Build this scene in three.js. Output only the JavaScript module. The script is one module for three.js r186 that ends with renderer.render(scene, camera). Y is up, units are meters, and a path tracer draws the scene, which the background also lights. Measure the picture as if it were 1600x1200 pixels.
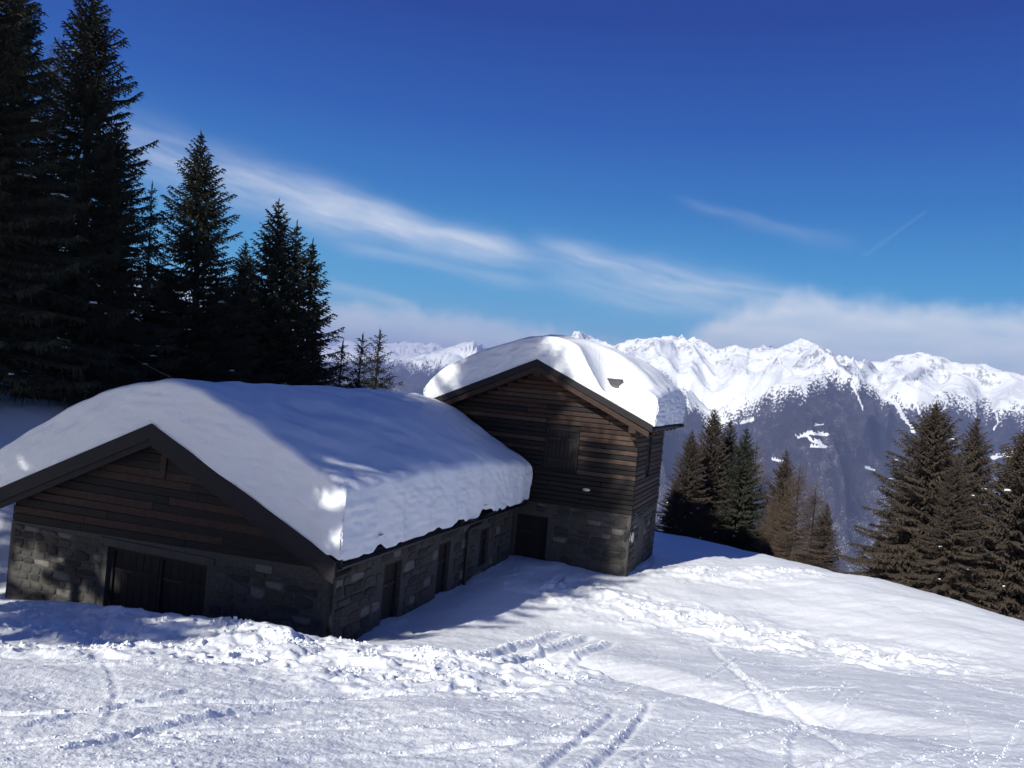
import * as THREE from 'three';
import { mergeGeometries, mergeVertices } from 'three/addons/utils/BufferGeometryUtils.js';
import { RoundedBoxGeometry } from 'three/addons/geometries/RoundedBoxGeometry.js';
import { createNoise2D, createNoise3D } from 'simplex-noise';

// ------------------------------------------------------------------ basics
const EYE = 6.0;                       // world height of the camera; heights "h" below are relative to it
const FOC = 1240, ROLL = 0.09;         // focal length in photo pixels (1600 wide), roll of the hand-held phone
const scene = new THREE.Scene();
const camera = new THREE.PerspectiveCamera(2 * Math.atan(600 / FOC) * 180 / Math.PI, 4 / 3, 0.1, 90000);
camera.position.set(0, EYE, 0);
camera.lookAt(0, EYE, -10);
camera.rotateZ(ROLL);
const renderer = new THREE.WebGLRenderer({ antialias: true });
renderer.toneMapping = THREE.LinearToneMapping;
renderer.toneMappingExposure = 1.18;
renderer.shadowMap.enabled = true;

const SUN_EL = 31 * Math.PI / 180;
const SUN = new THREE.Vector3(-0.6 * Math.cos(SUN_EL), Math.sin(SUN_EL), 0.8 * Math.cos(SUN_EL));
const sun = new THREE.DirectionalLight(new THREE.Color().setRGB(1.0, 0.985, 0.90), 5.0);
sun.name = 'sun';
sun.position.copy(SUN).multiplyScalar(150);
sun.target.position.set(0, 0, -20);
sun.position.add(sun.target.position);
sun.castShadow = true;
sun.shadow.mapSize.set(4096, 4096);
Object.assign(sun.shadow.camera, { left: -70, right: 70, top: 70, bottom: -70, near: 10, far: 400 });
scene.add(sun, sun.target);

function mulberry(a) { return () => { a = (a + 0x6d2b79f5) | 0; let t = Math.imul(a ^ (a >>> 15), 1 | a); t = (t + Math.imul(t ^ (t >>> 7), 61 | t)) ^ t; return ((t ^ (t >>> 14)) >>> 0) / 4294967296; }; }
const N2 = createNoise2D(mulberry(11)), N2b = createNoise2D(mulberry(23)), N3 = createNoise3D(mulberry(5));
const clamp = (x, a, b) => Math.min(b, Math.max(a, x));
const ss = (a, b, x) => { const t = clamp((x - a) / (b - a), 0, 1); return t * t * (3 - 2 * t); };
const lerp = (a, b, t) => a + (b - a) * t;
function fbm(x, y, oct = 4, n = N2) { let a = 1, s = 0, f = 1; for (let i = 0; i < oct; i++) { s += a * n(x * f + i * 17.3, y * f - i * 9.1); a *= 0.5; f *= 2.03; } return s / 1.9; }
function ridged(x, y, oct = 4, n = N2) { let a = 1, s = 0, f = 1, w = 1; for (let i = 0; i < oct; i++) { let v = 1 - Math.abs(n(x * f + i * 31.7, y * f + i * 7.7)); v *= v * w; w = clamp(v * 1.6, 0, 1); s += a * v; a *= 0.5; f *= 2.07; } return s / 1.9; }
function table(pts, x) { if (x <= pts[0][0]) return pts[0][1]; for (let i = 1; i < pts.length; i++) if (x <= pts[i][0]) { const [a, u] = pts[i - 1], [b, v] = pts[i]; return u + (v - u) * (x - a) / (b - a); } return pts[pts.length - 1][1]; }
function smoothTable(pts, x) { if (x <= pts[0][0]) return pts[0][1]; const n = pts.length; for (let i = 1; i < n; i++) if (x <= pts[i][0]) { const p0 = pts[Math.max(0, i - 2)], p1 = pts[i - 1], p2 = pts[i], p3 = pts[Math.min(n - 1, i + 1)], t = (x - p1[0]) / (p2[0] - p1[0]), h = p2[0] - p1[0]; const m1 = (p2[1] - p0[1]) / (p2[0] - p0[0]) * h, m2 = (p3[1] - p1[1]) / (p3[0] - p1[0]) * h, t2 = t * t, t3 = t2 * t; return (2 * t3 - 3 * t2 + 1) * p1[1] + (t3 - 2 * t2 + t) * m1 + (-2 * t3 + 3 * t2) * p2[1] + (t3 - t2) * m2; } return pts[n - 1][1]; }
const softplus = (e, k) => e / k > 30 ? e : k * Math.log(1 + Math.exp(e / k));
const smax = (a, b, k) => b + softplus(a - b, k);
// bearing (radians, right positive) and tangent of elevation of a place seen at a photo pixel
function bearing(px, py) {
  const dx = px - 800, dy = py - 600, c = Math.cos(ROLL), s = Math.sin(ROLL), u = dx * c + dy * s, v = -dx * s + dy * c;
  return { az: Math.atan2(u, FOC), te: -v / Math.hypot(FOC, u), x: u / FOC, h: -v / FOC };
}

// ------------------------------------------------------------------ sky: air and clouds
{
  const W = 3072, H = 1536, data = new Float32Array(W * H * 4);
  const lin = (r, g, b) => [r, g, b].map((c) => { c /= 255; return c <= 0.04045 ? c / 12.92 : ((c + 0.055) / 1.055) ** 2.4; });
  const stops = [[-5, lin(168, 200, 212)], [0, lin(160, 200, 218)], [3, lin(118, 188, 216)], [6, lin(78, 167, 210)], [9, lin(52, 144, 201)], [13, lin(28, 112, 182)], [18, lin(13, 81, 164)], [25, lin(6, 53, 138)], [35, lin(6, 46, 120)], [55, lin(6, 41, 104)], [90, lin(6, 37, 92)]];
  const cloudCol = lin(236, 238, 240);
  const lines = [[bearing(1350, 400), bearing(1447, 330)]];
  // cirrus plumes: [bearing from, elevation from, bearing to, elevation to (degrees), half width at each end, density]
  const deg = (x, y) => { const b = bearing(x, y); return [b.az * 57.296, Math.atan(b.te) * 57.296]; }, rs = mulberry(61);
  const plumes = [[...deg(120, 190), ...deg(860, 408), 2.3, 0.9, 0.5], [...deg(420, 300), ...deg(830, 392), 1.3, 0.7, 0.42], [...deg(830, 378), ...deg(1260, 478), 1.1, 1.5, 0.55], [...deg(520, 378), ...deg(860, 448), 0.5, 0.6, 0.26], [...deg(1050, 306), ...deg(1340, 378), 0.45, 0.6, 0.11], [...deg(490, 440), ...deg(650, 478), 0.5, 0.5, 0.3], [...deg(840, 430), ...deg(1180, 500), 1.0, 1.2, 0.3]];
  for (let k = 0; k < 34; k++) { const a = 40 + 235 * rs(), e = 6 + 26 * rs() ** 1.5, l = 14 + 26 * rs(); plumes.push([a > 180 ? a - 360 : a, e + l * 0.08, (a > 180 ? a - 360 : a) + l, e - l * 0.08, 0.6 + 1.6 * rs(), 0.5 + rs(), 0.2 + 0.4 * rs()]); }
  for (let j = 0; j < H; j++) {
    const el = ((j + 0.5) / H - 0.5) * 180;
    let c0 = stops[0][1], c1 = c0, t = 0;
    for (let k = 1; k < stops.length; k++) if (el >= stops[k - 1][0]) { c0 = stops[k - 1][1]; c1 = stops[k][1]; t = clamp((el - stops[k - 1][0]) / (stops[k][0] - stops[k - 1][0]), 0, 1); }
    for (let i = 0; i < W; i++) {
      const th = ((i + 0.5) / W - 0.5) * 2 * Math.PI, o = (j * W + i) * 4;
      let az = th * 180 / Math.PI + 90;               // 0 straight ahead (-z), right positive
      if (az > 180) az -= 360;
      let den = 0;
      if (el > -2 && el < 60) {
        const X = Math.cos(th), Z = Math.sin(th);
        const wob = 0.5 * fbm(az * 0.07, el * 0.2, 3);
        for (const [a0, e0, a1, e1, w0, w1, dn] of plumes) {
          let dz = az - a0; if (dz > 180) dz -= 360; if (dz < -180) dz += 360;
          const len = a1 - a0; if (dz < -3 || dz > len + 3) continue;
          const q = dz / len, ec = el - lerp(e0, e1, q) - wob, w = lerp(w0, w1, clamp(q, 0, 1)); if (Math.abs(ec) > 2.6 * w) continue;
          const y = ec / w, along = dz * 0.09 + ec * 0.12, f1 = 0.5 + 0.5 * fbm(along + e0 * 3, ec * 0.55 + e0, 4), f2 = 0.5 + 0.5 * fbm(along * 2.4 + a0, ec * 1.9, 4, N2b);
          den += dn * ss(-0.06, 0.22, q) * ss(1.08, 0.8, q) * (y > 0 ? Math.exp(-2.0 * y * y) : Math.exp(-0.8 * y * y)) * clamp(0.25 + 0.75 * f1 + 0.55 * (f2 - 0.5), 0, 1.1);
        }
        // low banks of cumulus over the far ranges
        const top = 4.6 + 0.9 * N3(X * 2.6 + 4, Z * 2.6, 1.5) + 3.2 * ss(9, 19, az) * ss(75, 48, az) - 0.6 * ss(-3, 3, az) * ss(13, 8, az) + 0.5 * fbm(az * 0.2, el * 0.2, 4) + 0.28 * fbm(az * 0.75, el * 0.75, 4, N2b);
        const low = ss(top + 0.7, top - 1.3, el) * (0.80 + 0.25 * fbm(az * 0.12, el * 0.5, 4));
        den = 1 - (1 - clamp(den, 0, 0.7)) * (1 - clamp(low, 0, 1) * 0.86);
        for (const [a, b] of lines) {
          const ax = a.az * 57.296, bx = b.az * 57.296, ay = Math.atan(a.te) * 57.296, by = Math.atan(b.te) * 57.296;
          const q = clamp(((az - ax) * (bx - ax) + (el - ay) * (by - ay)) / ((bx - ax) ** 2 + (by - ay) ** 2), 0, 1), dd = Math.hypot(az - ax - q * (bx - ax), el - ay - q * (by - ay));
          den += 1.0 * (0.07 * Math.exp(-dd * dd / 0.004));
        }
      }
      for (let c = 0; c < 3; c++) data[o + c] = lerp(lerp(c0[c], c1[c], t), cloudCol[c] * (0.93 + 0.1 * clamp(el / 8, 0, 1)), den);
      data[o + 3] = 1;
    }
  }
  const tex = new THREE.DataTexture(data, W, H, THREE.RGBAFormat, THREE.FloatType);
  tex.mapping = THREE.EquirectangularReflectionMapping;
  tex.magFilter = THREE.LinearFilter; tex.minFilter = THREE.LinearFilter; tex.needsUpdate = true;
  scene.background = tex; scene.environment = tex;
}
scene.fog = new THREE.FogExp2(new THREE.Color().setRGB(0.41, 0.52, 1.0), 0.000066);

// ------------------------------------------------------------------ helpers for objects
const used = new Map();
function numbered(name) { const n = used.get(name) ?? 0; used.set(name, n + 1); return n ? `${name}_${String(n).padStart(3, '0')}` : name; }
function shade(o) { o.traverse((m) => { if (m.isMesh) { m.castShadow = true; m.receiveShadow = true; } }); return o; }
function thing(name, label, category, x, y, z, turn = 0, group) { const o = new THREE.Group(); o.name = numbered(name); o.position.set(x, y, z); o.rotation.y = turn; o.userData = { label, category }; if (group) o.userData.group = group; scene.add(o); return o; }
function part(name, geo, mat, parent, x = 0, y = 0, z = 0) { const m = new THREE.Mesh(geo, mat); m.name = name; m.position.set(x, y, z); m.castShadow = m.receiveShadow = true; parent.add(m); return m; }
function structure(name, geo, mat) { const m = new THREE.Mesh(geo, mat); m.name = name; m.userData.kind = 'structure'; m.castShadow = m.receiveShadow = true; scene.add(m); return m; }
function dataTex(size, fn, srgb, repeat = 1) {
  const d = new Uint8Array(size * size * 4);
  for (let j = 0; j < size; j++) for (let i = 0; i < size; i++) { const c = fn(i / size, j / size), o = (j * size + i) * 4; for (let k = 0; k < 3; k++) d[o + k] = clamp(Math.round(c[k] * 255), 0, 255); d[o + 3] = 255; }
  const t = new THREE.DataTexture(d, size, size, THREE.RGBAFormat); t.wrapS = t.wrapT = THREE.MirroredRepeatWrapping; t.magFilter = THREE.LinearFilter; t.minFilter = THREE.LinearMipmapLinearFilter; t.generateMipmaps = true;
  if (srgb) t.colorSpace = THREE.SRGBColorSpace; t.repeat.set(repeat, repeat); t.needsUpdate = true; return t;
}
// uv in metres from the face's direction
function uvMetres(g, ox = 0, oy = 0) {
  const p = g.attributes.position, n = g.attributes.normal, uv = new Float32Array(p.count * 2);
  for (let i = 0; i < p.count; i++) { const ax = Math.abs(n.getX(i)), ay = Math.abs(n.getY(i)), az = Math.abs(n.getZ(i)); const [u, v] = az >= ax && az >= ay ? [p.getX(i), p.getY(i)] : ax >= ay ? [p.getZ(i), p.getY(i)] : [p.getX(i), p.getZ(i)]; uv[2 * i] = u + ox; uv[2 * i + 1] = v + oy; }
  g.setAttribute('uv', new THREE.BufferAttribute(uv, 2)); return g;
}
const rbox = (w, h, d, r = 0.012) => uvMetres(new RoundedBoxGeometry(w, h, d, 1, Math.min(r, w / 2.2, h / 2.2, d / 2.2)));

// ------------------------------------------------------------------ materials
const snowBump = dataTex(512, (u, v) => { const a = 0.5 + 0.22 * fbm(u * 14, v * 14, 4) + 0.2 * fbm(u * 60, v * 60, 3, N2b); return [a, a, a]; }, false);
const M = {};
M.snow = new THREE.MeshStandardMaterial({ name: 'snow', color: new THREE.Color().setRGB(0.88, 0.89, 0.91), roughness: 0.62, bumpMap: snowBump, bumpScale: 0.014 });
M.snowRoof = new THREE.MeshStandardMaterial({ name: 'roof snow', color: new THREE.Color().setRGB(0.88, 0.89, 0.91), roughness: 0.7, bumpMap: snowBump, bumpScale: 0.02 });
M.snowPatch = new THREE.MeshStandardMaterial({ name: 'snow patch', color: new THREE.Color().setRGB(0.86, 0.87, 0.9), roughness: 0.7 });
const woodTex = (seed, base, dark, light) => dataTex(512, (u, v) => {
  const g1 = fbm(u * 3 + seed, v * 46, 5), g2 = fbm(u * 9 + seed, v * 120, 3, N2b), blot = fbm(u * 3.2 + seed, v * 3.2, 4, N2b);
  const t = clamp(0.5 + 0.55 * g1 + 0.22 * g2, 0, 1), k = clamp(0.5 + 0.9 * blot, 0, 1);
  return [0, 1, 2].map((c) => lerp(lerp(dark[c], base[c], t), light[c], k * 0.45 * t));
}, true);
const woodBump = dataTex(512, (u, v) => { const a = 0.5 + 0.35 * fbm(u * 3, v * 46, 4) + 0.2 * fbm(u * 6, v * 130, 3, N2b); return [a, a, a]; }, false);
const wood = (name, seed, b, d, l) => new THREE.MeshStandardMaterial({ name, map: woodTex(seed, b, d, l), bumpMap: woodBump, bumpScale: 0.008, roughness: 0.82 });
M.woodRed = [wood('reddish old larch', 1, [0.34, 0.21, 0.15], [0.14, 0.085, 0.063], [0.47, 0.32, 0.225]), wood('brown old larch', 2, [0.27, 0.175, 0.13], [0.095, 0.062, 0.05], [0.4, 0.28, 0.2]), wood('grey brown larch', 3, [0.35, 0.27, 0.22], [0.14, 0.1, 0.085], [0.5, 0.4, 0.32])];
M.woodDark = [wood('blackened larch', 4, [0.13, 0.095, 0.08], [0.05, 0.038, 0.036], [0.21, 0.155, 0.125]), wood('tarry larch', 5, [0.10, 0.076, 0.066], [0.042, 0.033, 0.033], [0.16, 0.12, 0.10])];
M.fascia = wood('dark fascia', 6, [0.14, 0.125, 0.135], [0.085, 0.075, 0.085], [0.18, 0.16, 0.17]);
M.rafter = wood('rafter wood', 7, [0.27, 0.18, 0.135], [0.12, 0.085, 0.07], [0.4, 0.28, 0.2]);
M.doorWood = wood('door wood', 8, [0.14, 0.11, 0.095], [0.065, 0.052, 0.05], [0.19, 0.15, 0.125]);
M.metal = new THREE.MeshStandardMaterial({ name: 'painted sheet metal', color: new THREE.Color().setRGB(0.03, 0.026, 0.028), roughness: 0.55, metalness: 0.3 });
M.lamp = new THREE.MeshStandardMaterial({ name: 'white lamp cover', color: new THREE.Color().setRGB(0.6, 0.58, 0.54), roughness: 0.4 });
M.concrete = new THREE.MeshStandardMaterial({ name: 'chimney cement', color: new THREE.Color().setRGB(0.1, 0.1, 0.1), roughness: 0.9, bumpMap: snowBump, bumpScale: 0.01 });
const stoneTex = (seed, a, b, c) => dataTex(256, (u, v) => { const n = clamp(0.5 + 0.7 * fbm(u * 7 + seed, v * 7, 5), 0, 1), m = clamp(0.5 + 0.8 * fbm(u * 30 + seed, v * 30, 3, N2b), 0, 1); return [0, 1, 2].map((k) => lerp(lerp(a[k], b[k], n), c[k], m * 0.4)); }, true);
const stone = (name, seed, a, b, c) => new THREE.MeshStandardMaterial({ name, map: stoneTex(seed, a, b, c), bumpMap: snowBump, bumpScale: 0.02, roughness: 0.93 });
M.stones = [stone('grey gneiss', 1, [0.25, 0.245, 0.235], [0.36, 0.35, 0.335], [0.2, 0.19, 0.185]), stone('dark schist', 2, [0.18, 0.175, 0.175], [0.27, 0.26, 0.255], [0.13, 0.125, 0.125]), stone('brown stone', 3, [0.25, 0.225, 0.2], [0.35, 0.315, 0.275], [0.18, 0.165, 0.15]), stone('pale stone', 4, [0.4, 0.39, 0.37], [0.52, 0.5, 0.47], [0.32, 0.3, 0.28])];
M.mortar = stone('mortar', 6, [0.27, 0.26, 0.245], [0.36, 0.345, 0.325], [0.2, 0.192, 0.18]);

// ------------------------------------------------------------------ the snowy hillside
const gauss = (x, z, cx, cz, rx, rz = rx) => Math.exp(-(((x - cx) / rx) ** 2 + ((z - cz) / rz) ** 2));
const EDGE = [[-40, 22], [0, 19], [12, 18], [22, 16.4], [28, 15.3], [33, 13.6], [40, 9.6], [46, 3], [54, -10], [66, -34], [90, -80]];
function segDist(x, d, a, b) { const vx = b[0] - a[0], vy = b[1] - a[1], t = clamp(((x - a[0]) * vx + (d - a[1]) * vy) / (vx * vx + vy * vy), 0, 1), px = x - a[0] - t * vx, py = d - a[1] - t * vy, l = Math.hypot(vx, vy); return [Math.hypot(px, py), (px * vy - py * vx) / l, t]; }
function baseHeight(x, d) {
  const plane = -1.68 - 0.228 * d + 0.02 * clamp(x, -14, 8);
  let T = -6.05 - 0.055 * Math.max(0, d - 29) + 0.5 * ss(8, 13, x) * ss(34, 24, d) - 0.5 * ss(-2, -8, x) * ss(26, 20, d) + 0.30 * softplus(-x - 15, 1.5) + 3.1 * ss(-12.8, -16.8, x) * ss(19.5, 24.5, d);
  let h = smax(plane, T, 0.2);
  h += 0.12 * gauss(x, d, 1.4, 26.6, 1.6, 1.5) - 0.2 * gauss(x, d, -2.6, 17.2, 1.1, 1.4) + 0.12 * gauss(x, d, -0.2, 22.5, 1.2, 4);
  const ef = 16.5 + (-3.445 - x) * 0.364 - d, lf = ss(-2.2, -4.2, x) * ss(-20, -14, x);   // in front of the barn: a low lip, then a trough along the wall
  h += lf * (0.30 * Math.exp(-(((ef - 2.6) / 1.1) ** 2)) - 0.42 * ss(1.7, 0.5, ef) * ss(-3, -1, ef));
  const e = x - table(EDGE, d) - 0.8;
  h -= 0.58 * softplus(e, 1.1);
  return h;
}
const TRACKS = [ // plan lines [x, depth] of ski and sledge tracks: width, depth, rim
  { p: [[-5.2, 6.9], [-4.0, 7.5], [-2.9, 8.4], [-1.2, 9.7], [0.0, 10.6], [0.9, 11.0]], w: 0.04, k: 0.055, rim: 0.012 },
  { p: [[-3.2, 6.2], [-2.95, 7.0], [-2.5, 8.1], [-1.7, 9.3]], w: 0.055, k: 0.06, rim: 0.025 },
  { p: [[-4.0, 6.9], [-3.6, 8.0], [-3.2, 9.0]], w: 0.05, k: 0.03, rim: 0.015 },
  { p: [[0.9, 6.5], [1.5, 8.2], [2.2, 10.4]], w: 0.05, k: 0.045, rim: 0.015 }, { p: [[0.45, 6.3], [1.1, 8.2], [1.6, 9.6]], w: 0.05, k: 0.04, rim: 0.015 },
  { p: [[5.3, 19], [4.5, 14], [3.9, 10], [3.7, 8]], w: 0.05, k: 0.03, rim: 0.012 }, { p: [[4.6, 15.5], [4.5, 12.5], [4.7, 9.5]], w: 0.05, k: 0.03, rim: 0.012 },
  { p: [[-0.3, 13.6], [0.6, 16.4], [1.9, 19.5]], w: 0.13, k: 0.08, rim: 0.07 }, { p: [[0.3, 13.2], [1.2, 16.0], [2.5, 19.2]], w: 0.13, k: 0.085, rim: 0.07 }, { p: [[1.1, 13.6], [1.9, 15.8], [3.0, 18.6]], w: 0.12, k: 0.07, rim: 0.05 },
  { p: [[2.6, 6.4], [3.3, 8.4], [4.6, 11]], w: 0.05, k: 0.025, rim: 0.012 }, { p: [[6.5, 20], [9, 16], [10, 13]], w: 0.08, k: 0.03, rim: 0.015 }, { p: [[-1.6, 6.3], [-0.2, 7.3], [1.4, 8.1]], w: 0.06, k: 0.03, rim: 0.015 },
];
{ // many faint ski lines, mostly down the slope to the right
  const r = mulberry(515);
  for (let k = 0; k < 40; k++) { const x = -7 + 14 * r(), d = 6.2 + 11 * r() ** 1.4, l = 3 + 6 * r(), a = r() < 0.8 ? 0.45 + 0.75 * r() : 2.0 + 0.7 * r(), bend = 0.5 * (r() - 0.5), p = []; for (let q = 0; q <= 6; q++) { const t = q / 6 - 0.5, aa = a + bend * t; p.push([x + Math.cos(aa) * l * t, d + Math.sin(aa) * l * t]); } if (p.some(([px, pd]) => px < -2.5 && pd > 11.5)) continue; const g = { p, w: 0.022 + 0.03 * r() ** 2, k: 0.008 + 0.02 * r(), rim: 0.003 + 0.009 * r() }; TRACKS.push(g); }
}
function churn(x, d) {
  let c = 0.06 + 0.10 * fbm(x * 0.3 + 9, d * 0.3, 3);
  c += 0.7 * ss(15.4, 13.2, d + 0.12 * x) * ss(9.0, 11, d + 0.12 * x) * ss(2.5, -0.5, x);
  c += 1.0 * Math.exp(-((segDist(x, d, [2.2, 24], [9.5, 18.5])[0] / 1.7) ** 2)) + 0.7 * Math.exp(-((segDist(x, d, [6, 27.5], [11, 29])[0] / 1.3) ** 2));
  c += 0.55 * gauss(x, d, 0.8, 13.2, 1.8, 0.7);
  return clamp(c, 0.05, 1.25);
}
function detail(x, d) {
  const quiet = ss(1.2, 3.0, -(x * 0.94 - d * 0.342) > 0 ? 9 : 9); // open ground everywhere
  const c = churn(x, d) * quiet;
  let h = 0.09 * fbm(x * 0.25, d * 0.25, 2) + 0.022 * fbm(x * 0.9 + 5, d * 1.1, 3, N2b) + 0.013 * fbm(x * 2.6, d * 3.1 + 4, 3) * (0.5 + 0.7 * ss(-0.2, 0.5, fbm(x * 0.4 + 3, d * 0.4, 2, N2b)));
  // near mound whose far edge hides a shallow dip
  const [, side] = segDist(x, d, [0.3, 15.2], [3.6, 10.2]);
  h += -0.30 * ss(-0.15, 0.9, -side) * ss(2.2, 0.8, -side) * ss(9.2, 11, d) * ss(16.5, 14, d) * ss(-1, 0.6, x);
  // drifted lumps
  const wx = x + 0.18 * N2b(x * 1.7, d * 1.7), wd = d + 0.18 * N2(x * 1.7 + 9, d * 1.7);
  const b1 = ss(-0.35, 0.9, fbm(wx * 0.62, wd * 0.85, 3)), b2 = ss(-0.1, 0.9, fbm(wx * 1.9 + 7, wd * 2.1, 3, N2b));
  h += c * (0.20 * b1 + 0.09 * b2) * (c > 0.3 ? 1 : 0.4 + 2 * c);
  const m = ss(0.0, 0.6, fbm(x * 0.7 + 30, d * 0.7, 3)), rough = ss(0.1, 0.6, fbm(x * 0.5 - 12, d * 0.5, 3, N2b));
  h += (c * (0.15 + m) + 0.45 * rough + 0.10) * (0.028 * fbm(x * 4.6, d * 4.6, 3) + 0.014 * fbm(x * 13, d * 13, 2, N2b)) + 0.0026 * N2b(x * 24, d * 24) + 0.004 * N2(x * 11 + 4, d * 11);
  for (const t of TRACKS) for (let i = 1; i < t.p.length; i++) {
    const a = t.p[i - 1], b = t.p[i];
    if (x < Math.min(a[0], b[0]) - 1 || x > Math.max(a[0], b[0]) + 1 || d < Math.min(a[1], b[1]) - 1 || d > Math.max(a[1], b[1]) + 1) continue;
    const [dist, sd, q] = segDist(x, d, a, b), wd = t.w * (1 + 0.18 * N2(x * 2, d * 2)), end = ss(0, 0.12, i === 1 ? q : 1) * ss(1, 0.85, i === t.p.length - 1 ? q : 0);
    if (dist > 6 * wd || ((q <= 0 || q >= 1) && dist > wd * 2)) continue;
    h += end * (-t.k * Math.exp(-((dist / wd) ** 2)) + t.rim * (0.65 + 0.35 * N2b(x * 5, d * 5)) * Math.exp(-(((sd + 1.7 * wd) / (0.9 * wd)) ** 2)));
  }
  return h;
}
const ground = (x, d) => baseHeight(x, d) + detail(x, d) * ss(90, 50, Math.hypot(x, d));
{
  const az = [], rr = [];
  for (let a = -180; a < -43; a += 3.5) az.push(a);
  for (let i = 0; i <= 800; i++) az.push(-42 + 84 * i / 800);
  for (let a = 45; a <= 180.01; a += 3.5) az.push(Math.min(a, 180));
  if (az[az.length - 1] < 180) az.push(180);
  rr.push(0.3, 1.0, 1.8, 2.6);
  for (let i = 0; i <= 640; i++) rr.push(3.2 * Math.exp(Math.log(46 / 3.2) * i / 640));
  for (let i = 1; i <= 36; i++) rr.push(46 * Math.exp(Math.log(150 / 46) * i / 36));
  const nA = az.length, nR = rr.length, P = new Float32Array(nA * nR * 3), UV = new Float32Array(nA * nR * 2), I = new Uint32Array((nA - 1) * (nR - 1) * 6);
  let k = 0;
  for (let j = 0; j < nR; j++) for (let i = 0; i < nA; i++) {
    const a = az[i] * Math.PI / 180, x = rr[j] * Math.sin(a), d = rr[j] * Math.cos(a), o = j * nA + i;
    P[3 * o] = x; P[3 * o + 1] = EYE + ground(x, d); P[3 * o + 2] = -d; UV[2 * o] = x * 0.45; UV[2 * o + 1] = d * 0.45;
    if (i && j) { const q = o - nA - 1; I[k++] = q; I[k++] = q + 1; I[k++] = o; I[k++] = q; I[k++] = o; I[k++] = o - 1; }
  }
  const g = new THREE.BufferGeometry();
  g.setAttribute('position', new THREE.BufferAttribute(P, 3)); g.setAttribute('uv', new THREE.BufferAttribute(UV, 2)); g.setIndex(new THREE.BufferAttribute(I, 1)); g.computeVertexNormals();
  structure('snow_ground', g, M.snow);
}

// ------------------------------------------------------------------ valley and mountains
const skyA = [[-700, 760], [300, 690], [520, 660], [600, 650], [690, 630], [740, 605], [800, 575], [850, 545], [880, 530], [905, 516], [925, 527], [960, 540], [985, 530], [1010, 529], [1050, 524], [1075, 529], [1085, 526], [1105, 536], [1120, 546], [1150, 539], [1172, 545], [1195, 540], [1215, 543], [1235, 536], [1252, 529], [1270, 533], [1290, 545], [1310, 555], [1340, 562], [1380, 565], [1400, 556], [1440, 550], [1475, 560], [1500, 568], [1528, 567], [1560, 577], [1600, 586], [1700, 590], [1900, 600], [2300, 650]].map(([x, y]) => { const b = bearing(x, y); return [b.az, b.te]; });
const skyB = [[-600, 520], [100, 540], [420, 570], [480, 562], [510, 556], [545, 556], [600, 562], [623, 560], [672, 552], [707, 541], [740, 531], [756, 542], [790, 560], [860, 600], [1000, 660]].map(([x, y]) => { const b = bearing(x, y); return [b.az, b.te]; });
const skyC = [[-900, 420], [0, 490], [300, 520], [440, 540], [480, 545], [512, 540], [561, 531], [600, 538], [629, 533], [675, 537], [720, 545], [800, 560], [1000, 600]].map(([x, y]) => { const b = bearing(x, y); return [b.az, b.te]; });
const STROKES = [ // open snow among the woods: avalanche tracks and meadows, as lines with a width
  [3.6, [1358, 592], [1378, 618], [1400, 632], [1412, 652], [1428, 674]], [2.0, [1405, 604], [1425, 622], [1440, 652]], [1.6, [1330, 596], [1340, 618], [1348, 640]],
  [2.4, [1052, 588], [1075, 606], [1092, 630], [1108, 646]], [2.0, [1146, 604], [1128, 622], [1112, 646], [1106, 664]], [1.4, [1558, 648], [1559, 660], [1552, 672]], [1.8, [1085, 590], [1100, 615], [1110, 640]], [1.5, [1120, 600], [1116, 625], [1111, 645]],
  [3.2, [1247, 683], [1266, 677], [1292, 679]], [3.6, [1263, 682], [1268, 688], [1281, 692], [1286, 697]], [2.6, [1269, 697], [1290, 698]], [1.4, [1273, 664], [1286, 663]],
  [3.2, [1158, 661], [1176, 655]], [2.4, [1208, 717], [1222, 721]], [2.0, [1354, 730], [1366, 734]], [3.6, [1552, 714], [1572, 711], [1596, 708]], [2.0, [1128, 662], [1136, 656]]];
const TREELINE = [[1000, 585], [1040, 598], [1075, 628], [1108, 652], [1150, 648], [1200, 628], [1250, 610], [1300, 594], [1340, 604], [1380, 622], [1420, 640], [1445, 634], [1490, 634], [1540, 640], [1600, 648], [1700, 655]].map(([x, y]) => { const b = bearing(x, y); return [b.az, b.te]; });
function pixelOf(x, y, d) { const u = x / d * FOC, v = -(y - EYE) / d * FOC, c = Math.cos(ROLL), s = Math.sin(ROLL); return [800 + u * c - v * s, 600 + u * s + v * c]; }
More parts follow.
